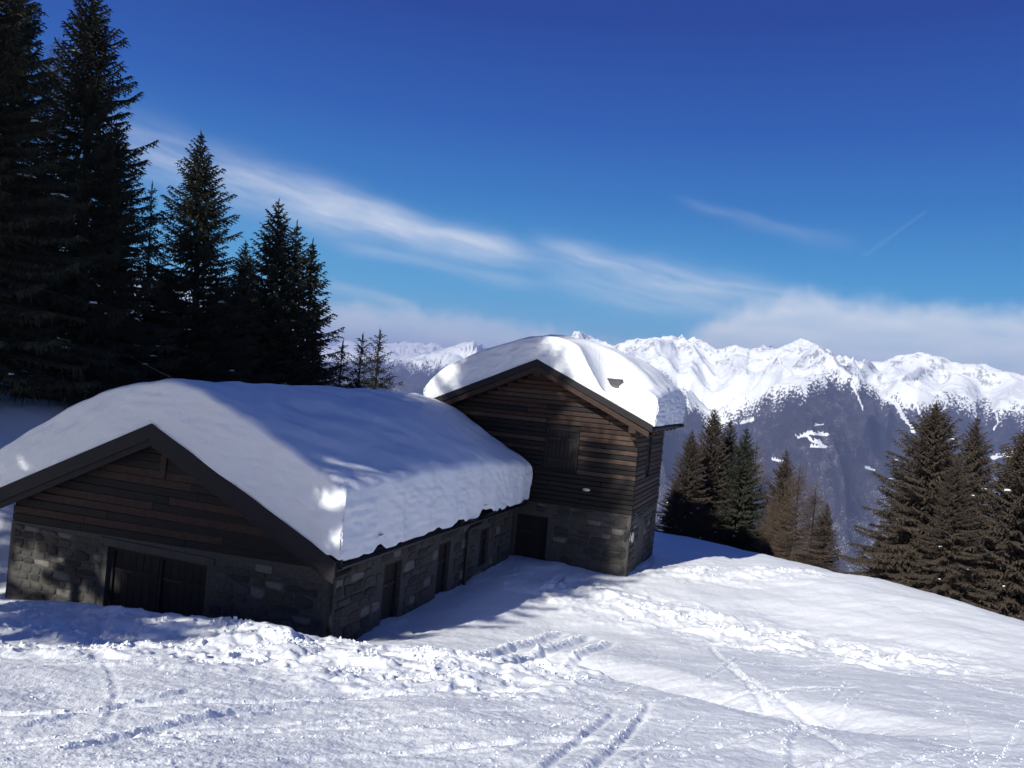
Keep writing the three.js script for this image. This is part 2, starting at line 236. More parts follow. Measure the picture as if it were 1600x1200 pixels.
function range({ name, az0, az1, nA, r0, rc, r1, nR, floor, sky, amp, spurs, smooth, bare, texW, texH }) {
  const P = new Float32Array(nA * nR * 3), I = new Uint32Array((nA - 1) * (nR - 1) * 6), Hs = new Float32Array(nA * nR), best = new Float32Array(nA);
  const A = (i) => (az0 + (az1 - az0) * i / (nA - 1)) * Math.PI / 180;
  const crest = [], R = (i, j) => { const t = j / (nR - 1); return t < 0.9 ? lerp(r0, crest[i], (t / 0.9) ** 0.92) : lerp(crest[i], r1, (t - 0.9) / 0.1); };
  for (let i = 0; i < nA; i++) crest[i] = rc * (1 + 0.09 * fbm(A(i) * 5 + 2, rc * 0.001, 3));
  for (let i = 0; i < nA; i++) {
    const a = A(i), Hc = table(sky, a) * crest[i]; best[i] = -9;
    for (let j = 0; j < nR; j++) {
      const r = R(i, j), t = clamp((r - r0) / (crest[i] - r0), 0, 1), X = r * Math.sin(a) / 1000, Z = r * Math.cos(a) / 1000, over = Math.max(0, r - crest[i]);
      let h = floor + (Hc - floor) * lerp(t, ss(0, 1, t), 0.35);
      const wx = 0.35 * N2(X * 0.7, Z * 0.7), wz = 0.35 * N2b(X * 0.7, Z * 0.7), k = rc / 9000;
      const up = Math.pow(t, 0.75) * (1 - 0.55 * t * t);
      h += amp * up * (ridged((a * 8.5) / 2.0 + wx, (r / 1000 / k) * 0.26 + wz, 2) - 0.5) * 0.85;
      h += amp * 0.5 * up * (ridged(X / k * 0.8 + wx, Z / k * 0.7 + wz, 4, N2b) - 0.45);
      h += amp * 0.05 * t * (ridged(X / k * 4.2, Z / k * 4.2, 3) - 0.45);
      if (spurs) for (const [sa, w, ra, rb, hh] of spurs) h += hh * Math.exp(-(((a - sa) / w) ** 2)) * ss(ra, ra + 900, r) * ss(rb, rb - 2600, r);
      h -= over * 0.6;
      Hs[i * nR + j] = h; best[i] = Math.max(best[i], h / r);
    }
  }
  const corr = new Float32Array(nA);
  for (let i = 0; i < nA; i++) { let s = 0, w = 0; for (let q = -smooth; q <= smooth; q++) { const n = clamp(i + q, 0, nA - 1), k = 1 - Math.abs(q) / (smooth + 1); s += k * (table(sky, A(n)) - best[n]); w += k; } corr[i] = s / w; }
  for (let i = 0; i < nA; i++) for (let j = 0; j < nR; j++) {
    const r = R(i, j), a = A(i), t = clamp((r - r0) / (crest[i] - r0), 0, 1), o = i * nR + j;
    Hs[o] += corr[i] * r * ss(0.35, 0.95, t); P[3 * o] = r * Math.sin(a); P[3 * o + 1] = EYE + Hs[o]; P[3 * o + 2] = -r * Math.cos(a);
  }
  let k = 0;
  for (let i = 1; i < nA; i++) for (let j = 1; j < nR; j++) { const o = i * nR + j, b = o - nR; I[k++] = b - 1; I[k++] = o - 1; I[k++] = o; I[k++] = b - 1; I[k++] = o; I[k++] = b; }
  const g = new THREE.BufferGeometry();
  g.setAttribute('position', new THREE.BufferAttribute(P, 3)); g.setIndex(new THREE.BufferAttribute(I, 1)); g.computeVertexNormals();
  const nrm = g.attributes.normal, TW = texW, TH = texH, D = new Uint8Array(TW * TH * 4), UV = new Float32Array(nA * nR * 2), enc = (c) => Math.round(255 * (c <= 0.0031308 ? 12.92 * c : 1.055 * clamp(c, 0, 1) ** (1 / 2.4) - 0.055));
  for (let i = 0; i < nA; i++) for (let j = 0; j < nR; j++) { UV[2 * (i * nR + j)] = (i + 0.0) / (nA - 1); UV[2 * (i * nR + j) + 1] = j / (nR - 1); }
  g.setAttribute('uv', new THREE.BufferAttribute(UV, 2));
  for (let v = 0; v < TH; v++) for (let u = 0; u < TW; u++) {
    const fi = (u + 0.5) / TW * (nA - 1), fj = (v + 0.5) / TH * (nR - 1), i0 = Math.min(nA - 2, Math.floor(fi)), j0 = Math.min(nR - 2, Math.floor(fj)), ti = fi - i0, tj = fj - j0, o0 = i0 * nR + j0;
    const mixv = (arr, st, c) => lerp(lerp(arr[o0 * st + c], arr[(o0 + nR) * st + c], ti), lerp(arr[(o0 + 1) * st + c], arr[(o0 + nR + 1) * st + c], ti), tj);
    const h = mixv(Hs, 1, 0), Px = mixv(P, 3, 0), Py = mixv(P, 3, 1), Pz = mixv(P, 3, 2), ny = mixv(nrm.array, 3, 1), a = (az0 + (az1 - az0) * (u + 0.5) / TW) * Math.PI / 180, r = Math.hypot(Px, Pz);
    const x = a * rc / 1000, z = h / 1000 * 1.0 + r / 1000 * 0.25, f1 = fbm(x * 1.1, z * 1.1, 3), f2 = fbm(x * 7, z * 7, 3, N2b), f3 = N2(x * 26, z * 26), f4 = N2b(x * 55, z * 55);
    const [px, py] = pixelOf(Px, Py, -Pz);
    const streak = fbm(a * 60 + 0.5 * f1 + 0.25 * f2, h * 0.0016, 3);
    const line = lerp(140, table(TREELINE, a) * r, az1 > 20 ? ss(0.06, 0.14, a) : 0) + 70 * f1 + 90 * streak, k = (h + 60 * f2 - line) / 150;      // height above the tree line
    let forest = ss(-0.12, 0.12, 0.34 * f3 + 0.26 * f4 + 0.42 * f2 - k * 0.7);
    if (k < -0.9) forest = 1;
    if (k < 0 && f4 + 0.6 * f2 + 0.5 * f1 > 1.05 + 0.1 * Math.max(-6, k)) forest *= 0.75;
    if (bare) forest *= bare;
    const rock = ss(0.78, 0.62, ny + 0.14 * f2 + 0.03 * f3) * ss(200, 420, h) * ss(-0.1, 0.35, f2 * 0.9 + f3 * 0.35 + f4 * 0.2);
    if (!bare && az1 > 20) {
      for (const [w, ...pts] of STROKES) for (let q = 1; q < pts.length; q++) {
        const [x0, y0] = pts[q - 1], [x1, y1] = pts[q]; if (px < Math.min(x0, x1) - 8 || px > Math.max(x0, x1) + 8 || py < Math.min(y0, y1) - 8 || py > Math.max(y0, y1) + 8) continue;
        if (segDist(px + 1.5 * f2, py + 1.2 * f3, [x0, y0], [x1, y1])[0] < w * (0.85 + 0.6 * f2 + 0.35 * f3 + 0.2 * f4)) forest = 0;
      }
    }
    const sn = [0.88, 0.89, 0.9], rk = [0.17, 0.16, 0.16], fr = [0.036 + 0.018 * f2 + 0.012 * f3 + 0.010 * f1, 0.033 + 0.013 * f2 + 0.010 * f3 + 0.005 * f1, 0.043 + 0.012 * f2 + 0.006 * f3], o = (v * TW + u) * 4;
    for (let c = 0; c < 3; c++) D[o + c] = enc(lerp(lerp(sn[c], rk[c], rock * 0.75), fr[c], forest));
    D[o + 3] = 255;
  }
  const tex = new THREE.DataTexture(D, TW, TH, THREE.RGBAFormat); tex.magFilter = THREE.LinearFilter; tex.minFilter = THREE.LinearFilter; tex.colorSpace = THREE.SRGBColorSpace; tex.needsUpdate = true;
  structure(name, g, new THREE.MeshStandardMaterial({ name: name.replace(/_/g, ' '), map: tex, roughness: 0.95 }));
}
const azOf = (px, py) => bearing(px, py).az;
range({ name: 'mountain_range', az0: -14, az1: 46, nA: 1200, r0: 3000, rc: 9300, r1: 11500, nR: 270, floor: -1000, sky: skyA, amp: 520, smooth: 10, texW: 2048, texH: 1400, spurs: [[azOf(1290, 620), 0.085, 4200, 9000, 300], [azOf(1115, 640), 0.05, 4500, 9000, -330], [azOf(1500, 640), 0.06, 4600, 8600, -120], [azOf(1020, 600), 0.06, 4200, 8600, 160]] });
range({ name: 'mountain_ridge', az0: -46, az1: 12, nA: 620, r0: 4200, rc: 13500, r1: 16000, nR: 130, floor: -900, sky: skyB, amp: 480, smooth: 8, texW: 1200, texH: 500 });
range({ name: 'far_mountain_ridge', az0: -46, az1: 14, nA: 560, r0: 17000, rc: 24000, r1: 27000, nR: 60, floor: -300, sky: skyC, amp: 800, smooth: 8, bare: 0.2, texW: 900, texH: 220 });
{ // valley floor, all round and out to the foot of the ranges
  const nA = 180, nR = 40, P = [], I = [];
  for (let i = 0; i <= nA; i++) for (let j = 0; j <= nR; j++) { const a = i / nA * 2 * Math.PI, r = 140 * Math.exp(Math.log(30000 / 140) * j / nR), x = r * Math.sin(a), z = -r * Math.cos(a), fwd = 0.5 + 0.5 * Math.cos(a); const h = -70 - 930 * ss(100, 2600, r) * ss(0.1, 0.4, fwd) - 30 + 40 * fbm(x * 0.002, z * 0.002, 3) * ss(300, 1500, r) - 20; P.push(x, EYE + h, z); if (i && j) { const o = i * (nR + 1) + j, b = o - nR - 1; I.push(b - 1, o - 1, o, b - 1, o, b); } }
  const g = new THREE.BufferGeometry(); g.setAttribute('position', new THREE.Float32BufferAttribute(P, 3)); g.setIndex(I); g.computeVertexNormals();
  structure('valley_terrain', g, new THREE.MeshStandardMaterial({ name: 'valley woods', color: new THREE.Color().setRGB(0.075, 0.07, 0.075), roughness: 0.95 }));
}

// ------------------------------------------------------------------ the two buildings
const TURN = -20 * Math.PI / 180, AX = [Math.sin(-TURN), -Math.cos(TURN)], RX = [Math.cos(TURN), Math.sin(-TURN)]; // axis going back, and to the right
const BASE = -6.9;                                      // foot of the walls, under the snow
const L = (h) => h - BASE;                              // height inside a building's group
function stonesOn(wall, rects, holes, rng, place, size = 1) {
  // rubble courses: each stone its own bevelled piece, proud of the mortar
  for (const [u0, u1, v0, v1] of rects) {
    let v = v0;
    while (v < v1 - 0.06) {
      const hh = Math.min((0.19 + 0.13 * rng()) * size, v1 - v); let u = u0 + 0.02 + 0.12 * rng();
      while (u < u1 - 0.1) {
        let w = Math.min((0.28 + 0.44 * rng()) * size, u1 - 0.02 - u);
        const cx = u + w / 2, cy = v + hh / 2;
        if (w > 0.12 && !holes.some(([a, b, c, d]) => cx + w / 2 > a - 0.03 && cx - w / 2 < b + 0.03 && cy + hh / 2 > c - 0.03 && cy - hh / 2 < d + 0.03)) {
          const rx = w / 2 - 0.014, ry = hh / 2 - 0.012, n = 9, out = 0.012 + 0.03 * rng(), pos = [], idx = [], ph = rng() * 6;
          for (const [s, z] of [[1, -0.03], [0.97, out * 0.45], [0.8, out]]) for (let q = 0; q < n; q++) { const a = q / n * Math.PI * 2 + 0.2, c = Math.cos(a), sn = Math.sin(a), e = 0.5, jit = 1 + 0.16 * Math.sin(q * 2.3 + ph) ; pos.push(Math.sign(c) * Math.abs(c) ** e * rx * s * jit, Math.sign(sn) * Math.abs(sn) ** e * ry * s * (1 + 0.15 * Math.cos(q * 1.7 + ph)), z + 0.006 * Math.sin(q * 3.1 + ph)); }
          pos.push(0, 0, out * 1.12);
          for (let ring = 0; ring < 2; ring++) for (let q = 0; q < n; q++) { const a = ring * n + q, b = ring * n + (q + 1) % n; idx.push(a, b, a + n, b, b + n, a + n); }
          for (let q = 0; q < n; q++) idx.push(2 * n + q, 2 * n + (q + 1) % n, 3 * n);
          const g = new THREE.BufferGeometry(); g.setAttribute('position', new THREE.Float32BufferAttribute(pos, 3)); g.setIndex(idx); g.computeVertexNormals(); uvMetres(g, rng() * 3, rng() * 3);
          const m = part('stone', g, M.stones[Math.min(3, Math.floor(rng() * 3.25))], wall); place(m, cx, cy);
        }
        u += w;
      }
      v += hh;
    }
  }
}
function wallPanel(name, pts, holes, thick, mat, parent) { // flat outline in x,y with openings; its outer face lies at z = 0
  const s = new THREE.Shape(pts.map(([x, y]) => new THREE.Vector2(x, y)));
  for (const [a, b, c, d] of holes) { const h = new THREE.Path(); h.moveTo(a, c); h.lineTo(a, d); h.lineTo(b, d); h.lineTo(b, c); h.closePath(); s.holes.push(h); }
  const g = new THREE.ExtrudeGeometry(s, { depth: thick, bevelEnabled: false }); g.translate(0, 0, -thick); uvMetres(g);
  return part(name, g, mat, parent);
}
function chevron(half, ya, ye, t, depth) { // gabled slab, its top at ya / ye
  const s = new THREE.Shape(); s.moveTo(0, ya); s.lineTo(half, ye); s.lineTo(half, ye - t); s.lineTo(0, ya - t); s.lineTo(-half, ye - t); s.lineTo(-half, ye); s.closePath();
  return uvMetres(new THREE.ExtrudeGeometry(s, { depth, bevelEnabled: false }));
}
function rakeBoard(half, ya, ye, drop, h, t, side) {
  const s = new THREE.Shape(); s.moveTo(0.002 * side, ya - drop); s.lineTo(side * half, ye - drop); s.lineTo(side * half, ye - drop - h); s.lineTo(0.002 * side, ya - drop - h); s.closePath();
  const g = new THREE.ExtrudeGeometry(s, { depth: t, bevelEnabled: true, bevelSize: 0.006, bevelThickness: 0.006, bevelSegments: 1 });
  return uvMetres(g);
}
function tube(pts, r, seg = 24, rad = 8) { return new THREE.TubeGeometry(new THREE.CatmullRomCurve3(pts.map((p) => new THREE.Vector3(...p)), false, 'catmullrom', 0.12), seg, r, rad); }
function boardDoor(parent, name, w, h, boards, place, mat) { // a recessed leaf of upright boards with a frame and ledges
  const d = new THREE.Group(); d.name = name; parent.add(d);
  const bw = w / boards, rng = mulberry(Math.round(w * 1000) + boards);
  for (let i = 0; i < boards; i++) part('plank', rbox(bw - 0.008, h, 0.04, 0.008), rng() < 0.5 ? M.doorWood : M.woodDark[0], d, -w / 2 + bw * (i + 0.5), h / 2, 0.004 * (rng() - 0.5));
  for (const y of [0.22, 0.78]) part('ledge', rbox(w * 0.96, 0.1, 0.03, 0.006), M.doorWood, d, 0, h * y, 0.036);
  for (const y of [0.22, 0.78]) part('hinge', rbox(w * 0.42, 0.045, 0.012, 0.004), M.metal, d, -w * 0.27, h * y, 0.058);
  part('handle', tube([[w * 0.38, h * 0.5 - 0.07, 0.05], [w * 0.38, h * 0.5 - 0.06, 0.085], [w * 0.38, h * 0.5 + 0.06, 0.085], [w * 0.38, h * 0.5 + 0.07, 0.05]], 0.01, 12, 6), M.metal, d);
  for (const sx of [-1, 1]) part('frame', rbox(0.08, h + 0.08, 0.12, 0.008), M.doorWood, d, sx * (w / 2 + 0.042), h / 2 + 0.04, 0.02);
  part('frame', rbox(w + 0.0, 0.08, 0.12, 0.008), M.doorWood, d, 0, h + 0.042, 0.02);
  place(d); return d;
}

// --- low barn at the front
const BARN = { x: -7.727, z: -18.06, half: 4.555, len: 11.3, span: 4.98, ya: -1.62, ye: -3.87, f: 0.45, b: 0.2 };
const barn = thing('stone_barn', 'low wide stone barn with dark board gable, nearest the camera, deep snow on its roof', 'barn', BARN.x, EYE + BASE, BARN.z, TURN);
{
  const { half, len, span, ya, ye, f, b } = BARN, rng = mulberry(77), slope = (ya - ye) / span, bottomL = -4.47, bottomR = -4.2;
  const topAt = (x) => lerp(bottomL, bottomR, (x + half) / (2 * half));
  const doorHole = [-1.42, 1.46, L(-6.7), L(-4.62)];
  const front = wallPanel('front_stone_wall', [[-half, 0], [half, 0], [half, L(bottomR)], [-half, L(bottomL)]], [doorHole], 0.45, M.mortar, barn);
  stonesOn(front, [[-half + 0.02, half - 0.05, L(-6.45), L(-4.5)]], [[doorHole[0] - 0.02, doorHole[1] + 0.02, doorHole[2], doorHole[3] + 0.2]], rng, (m, u, v) => m.position.set(u, v, 0.0), 0.84);
  part('lintel', rbox(3.3, 0.16, 0.1, 0.02), M.mortar, front, 0.02, L(-4.5), 0.0);
  part('pale_stone', rbox(0.42, 0.17, 0.06, 0.02), M.stones[3], front, 2.96, L(-4.43), 0.0).userData.label = 'pale block near the top of the front wall';
  // right long wall: local x of the panel runs along the barn
  const sideHoles = [[2.45, 3.33, L(-6.8), L(-4.55)], [5.46, 6.24, L(-6.8), L(-4.54)], [8.48, 9.22, L(-5.72), L(-4.56)]];
  const side = wallPanel('side_stone_wall', [[0.46, 0], [len, 0], [len, L(-3.99)], [0.46, L(-3.99)]], sideHoles, 0.45, M.mortar, barn);
  side.rotation.y = Math.PI / 2; side.position.set(half, 0, 0);
  side.scale.set(1, 1, 1);
  part('corner_pier', uvMetres(new THREE.BoxGeometry(0.448, L(-3.99), 0.448)), M.mortar, barn, half - 0.226, L(-3.99) / 2, -0.228);
  stonesOn(side, [[0.05, len - 0.1, L(-6.2), L(-4.05)]], sideHoles, rng, (m, u, v) => m.position.set(u, v, 0.002), 0.86);
  const back = wallPanel('back_stone_wall', [[-half, 0], [half - 0.46, 0], [half - 0.46, L(-4.0)], [0, L(ya - 0.3)], [-half, L(-4.0)]], [], 0.4, M.mortar, barn); back.position.z = -len + 0.4;
  const left = wallPanel('side_stone_wall', [[0.46, 0], [len - 0.41, 0], [len - 0.41, L(-3.99)], [0.46, L(-3.99)]], [], 0.4, M.mortar, barn); left.rotation.y = Math.PI / 2; left.position.x = -half + 0.4;
  // openings along the side: two doors and a shuttered window
  for (const [i, [a, c, y0, y1]] of sideHoles.entries()) boardDoor(barn, i < 2 ? 'side_door' : 'shutter', c - a - 0.17, y1 - y0 - 0.09, 4, (d) => { d.rotation.y = Math.PI / 2; d.position.set(half - 0.16, y0, -(a + c) / 2); }, M.doorWood);
  // wide stable door in two leaves
  for (const sx of [-1, 1]) boardDoor(barn, 'stable_door', 1.26, 1.98, 6, (d) => d.position.set(0.02 + sx * 0.72, L(-6.7), -0.2), M.doorWood);
  // gable of level boards
  const gable = wallPanel('gable_backing', [[-half, L(bottomL)], [half, L(bottomR)], [half, L(-3.99)], [0, L(ya - 0.22)], [-half, L(-3.99)]], [], 0.12, M.woodDark[1], barn); gable.position.z = -0.06;
  const row = 0.185;
  for (let y = -4.36; y < ya - 0.5; y += row) {
    const reach = Math.min(half + 0.02, (ya - 0.30 - (y + row)) / slope + 0.18); if (reach < 0.25) break;
    let x = -reach; const low = y < -4.2 ? 0.0 : 0;
    while (x < reach - 0.1) { const w = Math.min(reach - x, 2.2 + 1.9 * rng()), yy = y + lerp(-0.1, 0.12, (x + w / 2 + half) / (2 * half)) * ss(-3.2, -4.4, y); const m = part('plank', uvMetres(rbox(w - 0.006, row - 0.008, 0.035, 0.01), rng() * 5, rng() * 5), rng() < 0.35 ? M.woodRed[1] : M.woodDark[rng() < 0.5 ? 0 : 1], gable, x + w / 2, L(yy + row / 2) + low, 0.016 + 0.006 * rng()); m.rotation.z = Math.atan2(0.22, 2 * half) * ss(-3.2, -4.4, y); x += w; }
  }
  part('ridge_beam', rbox(0.22, 0.26, 0.7, 0.02), M.rafter, barn, 0, L(ya - 0.42), -0.05);
  part('king_post', rbox(0.16, 0.7, 0.06, 0.015), M.rafter, gable, 0, L(ya - 0.9), 0.05);
  // roof
  const roof = part('roof', chevron(span, L(ya), L(ye), 0.14, len + f + b), M.woodDark[1], barn, 0, 0, -len - b);
  for (const sx of [-1, 1]) {
    part('rake_board', rakeBoard(span + 0.02, L(ya), L(ye) - 0.01, 0.0, 0.34, 0.04, sx), M.fascia, roof, 0, 0.02, len + f + b + 0.008);
    part('rake_board', rakeBoard(span - 0.04, L(ya), L(ye), 0.3, 0.16, 0.04, sx), M.fascia, roof, 0, 0, len + f + b - 0.05);
  }
  for (let s = 0.2; s < len; s += 0.82) { const r = part('rafter_end', rbox(0.62, 0.14, 0.11, 0.01), M.rafter, roof, span - 0.34, L(ye) - 0.10, len + b - s); r.rotation.z = -Math.atan(slope); }
  // gutter and downpipes along the right eave
  const gs = new THREE.Shape(); gs.absarc(0, 0, 0.075, Math.PI, 2 * Math.PI, false); gs.absarc(0, 0, 0.067, 2 * Math.PI, Math.PI, true);
  const gut = part('gutter', uvMetres(new THREE.ExtrudeGeometry(gs, { depth: len + 0.5, bevelEnabled: false, curveSegments: 8 })), M.metal, barn, span + 0.075, L(ye) - 0.1, -len - 0.1);
  for (const [s, first] of [[0.1, true], [7.25, false]]) {
    const z = -s, p = part('downpipe', tube([[span + 0.075, L(ye) - 0.17, z], [span + 0.06, L(ye) - 0.24, z], [half + 0.16, L(ye) - 0.42, z], [half + 0.1, L(ye) - 0.55, z], [half + 0.1, L(ye) - 1.5, z], [half + 0.1, 0.3, z]], 0.05, 40, 8), M.metal, barn);
    for (const y of [-4.75, -5.5]) part('bracket', uvMetres(new THREE.TorusGeometry(0.056, 0.012, 6, 12).rotateX(Math.PI / 2)), M.metal, p, half + 0.1, L(y), z);
  }
  part('gutter_bracket', uvMetres(new THREE.BoxGeometry(0.015, 0.16, 0.03)), M.metal, gut, 0.0, 0.06, len + 0.45);
  // broken sheet edge poking out under the snow
  for (const [s, w, tl] of [[5.5, 0.34, 0.3], [6.3, 0.5, -0.1], [7.6, 0.9, 0.12], [10.6, 0.5, 0.45]]) { const e = part('torn_eave_board', rbox(0.2, 0.03, w, 0.008), M.fascia, roof, span + 0.1, L(ye) - 0.02, len + b - s); e.rotation.set(tl * 0.5, 0, tl); }
}
shade(barn);

// --- taller hut behind
const HUTC = [4.33, -26.3];                              // its front right corner
const HUT = { half: 3.52, len: 5.1, span: 4.05, ya: 0.89, ye: -0.93, f: 0.7, b: 0.55 };
HUT.x = HUTC[0] - RX[0] * HUT.half; HUT.z = HUTC[1] - RX[1] * HUT.half;
const hut = thing('timber_hut', 'tall hut of brown timber on a stone ground floor, standing behind the low barn', 'hut', HUT.x, EYE + BASE, HUT.z, TURN);
{
  const { half, len, span, ya, ye, f, b } = HUT, rng = mulberry(31), slope = (ya - ye) / span, split = -3.99;
  const doorHole = [-0.5, 0.68, L(-6.85), L(-4.47)];
  const front = wallPanel('front_stone_wall', [[-half, 0], [half, 0], [half, L(split)], [-half, L(split)]], [doorHole], 0.5, M.mortar, hut);
  stonesOn(front, [[-half + 0.6, half - 0.05, L(-6.5), L(split) - 0.02]], [doorHole], rng, (m, u, v) => m.position.set(u, v, 0.0), 0.84);
  const sideHole = [[1.5, 2.35, L(-7), L(-4.55)]];
  const side = wallPanel('side_stone_wall', [[0.51, 0], [len, 0], [len, L(split)], [0.51, L(split)]], sideHole, 0.5, M.mortar, hut); side.rotation.y = Math.PI / 2; side.position.x = half;
  stonesOn(side, [[0.05, len - 0.05, L(-6.6), L(split) - 0.02]], sideHole, rng, (m, u, v) => m.position.set(u, v, 0.002), 0.86);
  part('corner_pier', uvMetres(new THREE.BoxGeometry(0.498, L(split), 0.498)), M.mortar, hut, half - 0.251, L(split) / 2, -0.253);
  const lw = wallPanel('side_stone_wall', [[0.51, 0], [len - 0.51, 0], [len - 0.51, L(split)], [0.51, L(split)]], [], 0.5, M.mortar, hut); lw.rotation.y = Math.PI / 2; lw.position.x = -half + 0.5;
  const bw = wallPanel('back_stone_wall', [[-half, 0], [half - 0.51, 0], [half - 0.51, L(split)], [-half, L(split)]], [], 0.5, M.mortar, hut); bw.position.z = -len + 0.5;
  boardDoor(hut, 'door', 1.0, 2.27, 6, (d) => d.position.set(0.09, L(-6.85), -0.24), M.doorWood);
  boardDoor(hut, 'side_door', 0.68, 2.3, 4, (d) => { d.rotation.y = Math.PI / 2; d.position.set(half - 0.2, L(-6.95), -1.925); }, M.doorWood);
  // timber storey: squared logs in courses, each a piece of its own
  const win = [0.42, 1.46, -2.75, -1.36], win2 = [1.75, 2.4, -2.7, -1.35], row = 0.162, th = 0.13;
  const fw = wallPanel('timber_wall', [[-half, L(split) + 0.01], [half, L(split) + 0.01], [half, L(-1.0)], [0, L(ya - 0.25)], [-half, L(-1.0)]], [[win[0], win[1], L(win[2]), L(win[3])]], 0.14, M.woodDark[1], hut); fw.position.z = -0.05;
  const pick = (y) => { const q = rng(), red = clamp((y + 3.1) / 2.2, 0.12, 0.8); return q < red ? M.woodRed[Math.floor(rng() * 3)] : M.woodDark[rng() < 0.5 ? 0 : 1]; };
  const logGeo = (w, r) => uvMetres(new RoundedBoxGeometry(w, row - 0.014, th, 2, 0.03), r() * 5, r() * 5);
  for (let y = split + 0.005; y < ya - 0.5; y += row) {
    const reach = Math.min(half + 0.035, (ya - 0.26 - (y + row)) / slope); if (reach < 0.25) break;
    const runs = y + row > win[2] && y < win[3] ? [[-reach, win[0] - 0.07], [win[1] + 0.07, reach]] : [[-reach, reach]];
    for (const [a, c] of runs) { let x = a; while (x < c - 0.2) { let w = Math.min(c - x, 2.6 + 3.4 * rng()); if (c - x - w < 0.5) w = c - x; part('log', logGeo(w - 0.008, rng), pick(y), fw, x + w / 2, L(y + row / 2), 0.024 + 0.03 * rng()).rotation.z = 0.003 * (rng() - 0.5); x += w; } }
  }
  const sw = wallPanel('timber_wall', [[0.02, L(split) + 0.01], [len, L(split) + 0.01], [len, L(-0.98)], [0.02, L(-0.98)]], [[win2[0], win2[1], L(win2[2]), L(win2[3])]], 0.14, M.woodDark[1], hut); sw.rotation.y = Math.PI / 2; sw.position.x = half - 0.055;
  for (let y = split + 0.005; y < -1.1; y += row) {
    const runs = y + row > win2[2] && y < win2[3] ? [[0.06, win2[0] - 0.06], [win2[1] + 0.06, len]] : [[0.06, len]];
    for (const [a, c] of runs) part('log', logGeo(c - a - 0.008, rng), rng() < 0.6 ? M.woodRed[1 + Math.floor(rng() * 2)] : M.woodDark[0], sw, (a + c) / 2, L(y + row / 2), 0.024 + 0.028 * rng());
  }
  const lt = wallPanel('timber_wall', [[0.1, L(split) + 0.01], [len - 0.2, L(split) + 0.01], [len - 0.2, L(-0.98)], [0.1, L(-0.98)]], [], 0.14, M.woodDark[0], hut); lt.rotation.y = Math.PI / 2; lt.position.x = -half + 0.2;
  const bt = wallPanel('timber_wall', [[-half + 0.02, L(split) + 0.01], [half - 0.2, L(split) + 0.01], [half - 0.2, L(-1.0)], [0, L(ya - 0.25)], [-half + 0.02, L(-1.0)]], [], 0.14, M.woodDark[0], hut); bt.position.z = -len + 0.16;
  boardDoor(hut, 'shutter', win[1] - win[0] - 0.03, win[3] - win[2] - 0.1, 7, (d) => d.position.set((win[0] + win[1]) / 2, L(win[2]) + 0.02, -0.02), M.woodDark[0]);
  boardDoor(hut, 'shutter', win2[1] - win2[0] - 0.03, win2[3] - win2[2] - 0.1, 4, (d) => { d.rotation.y = Math.PI / 2; d.position.set(half - 0.03, L(win2[2]) + 0.02, -(win2[0] + win2[1]) / 2); }, M.woodDark[0]);
  // purlins under the overhang
  for (const [x, y] of [[0, ya - 0.42], [half - 0.1, -1.12], [-half + 0.1, -1.12]]) { part('purlin', rbox(0.24, 0.26, f + 0.3, 0.02), M.rafter, hut, x, L(y), (f - 0.3) / 2 - 0.02); if (x) part('purlin_bracket', rbox(0.2, 0.22, f * 0.6, 0.03), M.rafter, hut, x, L(y - 0.245), f * 0.3 + 0.02); }
  const roof = part('roof', chevron(span, L(ya), L(ye), 0.12, len + f + b), M.woodDark[1], hut, 0, 0, -len - b);
  for (const sx of [-1, 1]) {
    part('rake_board', rakeBoard(span + 0.03, L(ya), L(ye) - 0.01, 0.0, 0.22, 0.05, sx), M.fascia, roof, 0, 0.02, len + f + b + 0.008);
    part('rake_board', rakeBoard(span - 0.08, L(ya), L(ye), 0.215, 0.17, 0.05, sx), M.rafter, roof, 0, 0, len + f + b - 0.05);
  }
  for (let s = 0.4; s < len; s += 0.9) { const r = part('rafter_end', rbox(0.62, 0.13, 0.11, 0.01), M.rafter, roof, span - 0.32, L(ye) - 0.09, len + b - s); r.rotation.z = -Math.atan(slope); }
  const gs = new THREE.Shape(); gs.absarc(0, 0, 0.075, Math.PI, 2 * Math.PI, false); gs.absarc(0, 0, 0.066, 2 * Math.PI, Math.PI, true);
  part('gutter', uvMetres(new THREE.ExtrudeGeometry(gs, { depth: len + f + b, bevelEnabled: false, curveSegments: 8 })), M.metal, hut, span + 0.08, L(ye) - 0.1, -len - b);
  part('gutter_end', rbox(0.17, 0.12, 0.05, 0.01), M.metal, hut, span + 0.08, L(ye) - 0.1, -len - b - 0.028);
  // small lights
  const lampGeo = uvMetres(new THREE.SphereGeometry(1, 16, 10).scale(0.13, 0.055, 0.05));
  part('wall_lamp', lampGeo, M.lamp, hut, 1.95, L(-3.32), 0.11).userData.label = 'small pale oval lamp on the timber front';
  const disc = part('round_lamp', uvMetres(new THREE.CylinderGeometry(0.17, 0.17, 0.07, 24).rotateZ(Math.PI / 2)), M.lamp, hut, half + 0.06, L(-4.72), -0.12); disc.userData.label = 'round white lamp on the stone corner';
  part('rim', uvMetres(new THREE.TorusGeometry(0.172, 0.02, 8, 24).rotateY(Math.PI / 2)), M.metal, disc);
  // chimney near the right eave, its flared cap just clear of the snow
  const ch = part('chimney', rbox(0.34, 1.9, 0.34, 0.02), M.concrete, hut, 2.5, L(-0.66), -0.42);
  const cap = new THREE.CylinderGeometry(0.33, 0.16, 0.26, 4, 1).rotateY(Math.PI / 4); cap.computeVertexNormals();
  part('chimney_cap', uvMetres(cap.toNonIndexed()), M.concrete, ch, 0, 0.98, 0); part('cap_slab', rbox(0.5, 0.05, 0.5, 0.012), M.concrete, ch, 0, 1.13, 0);
}
shade(hut);

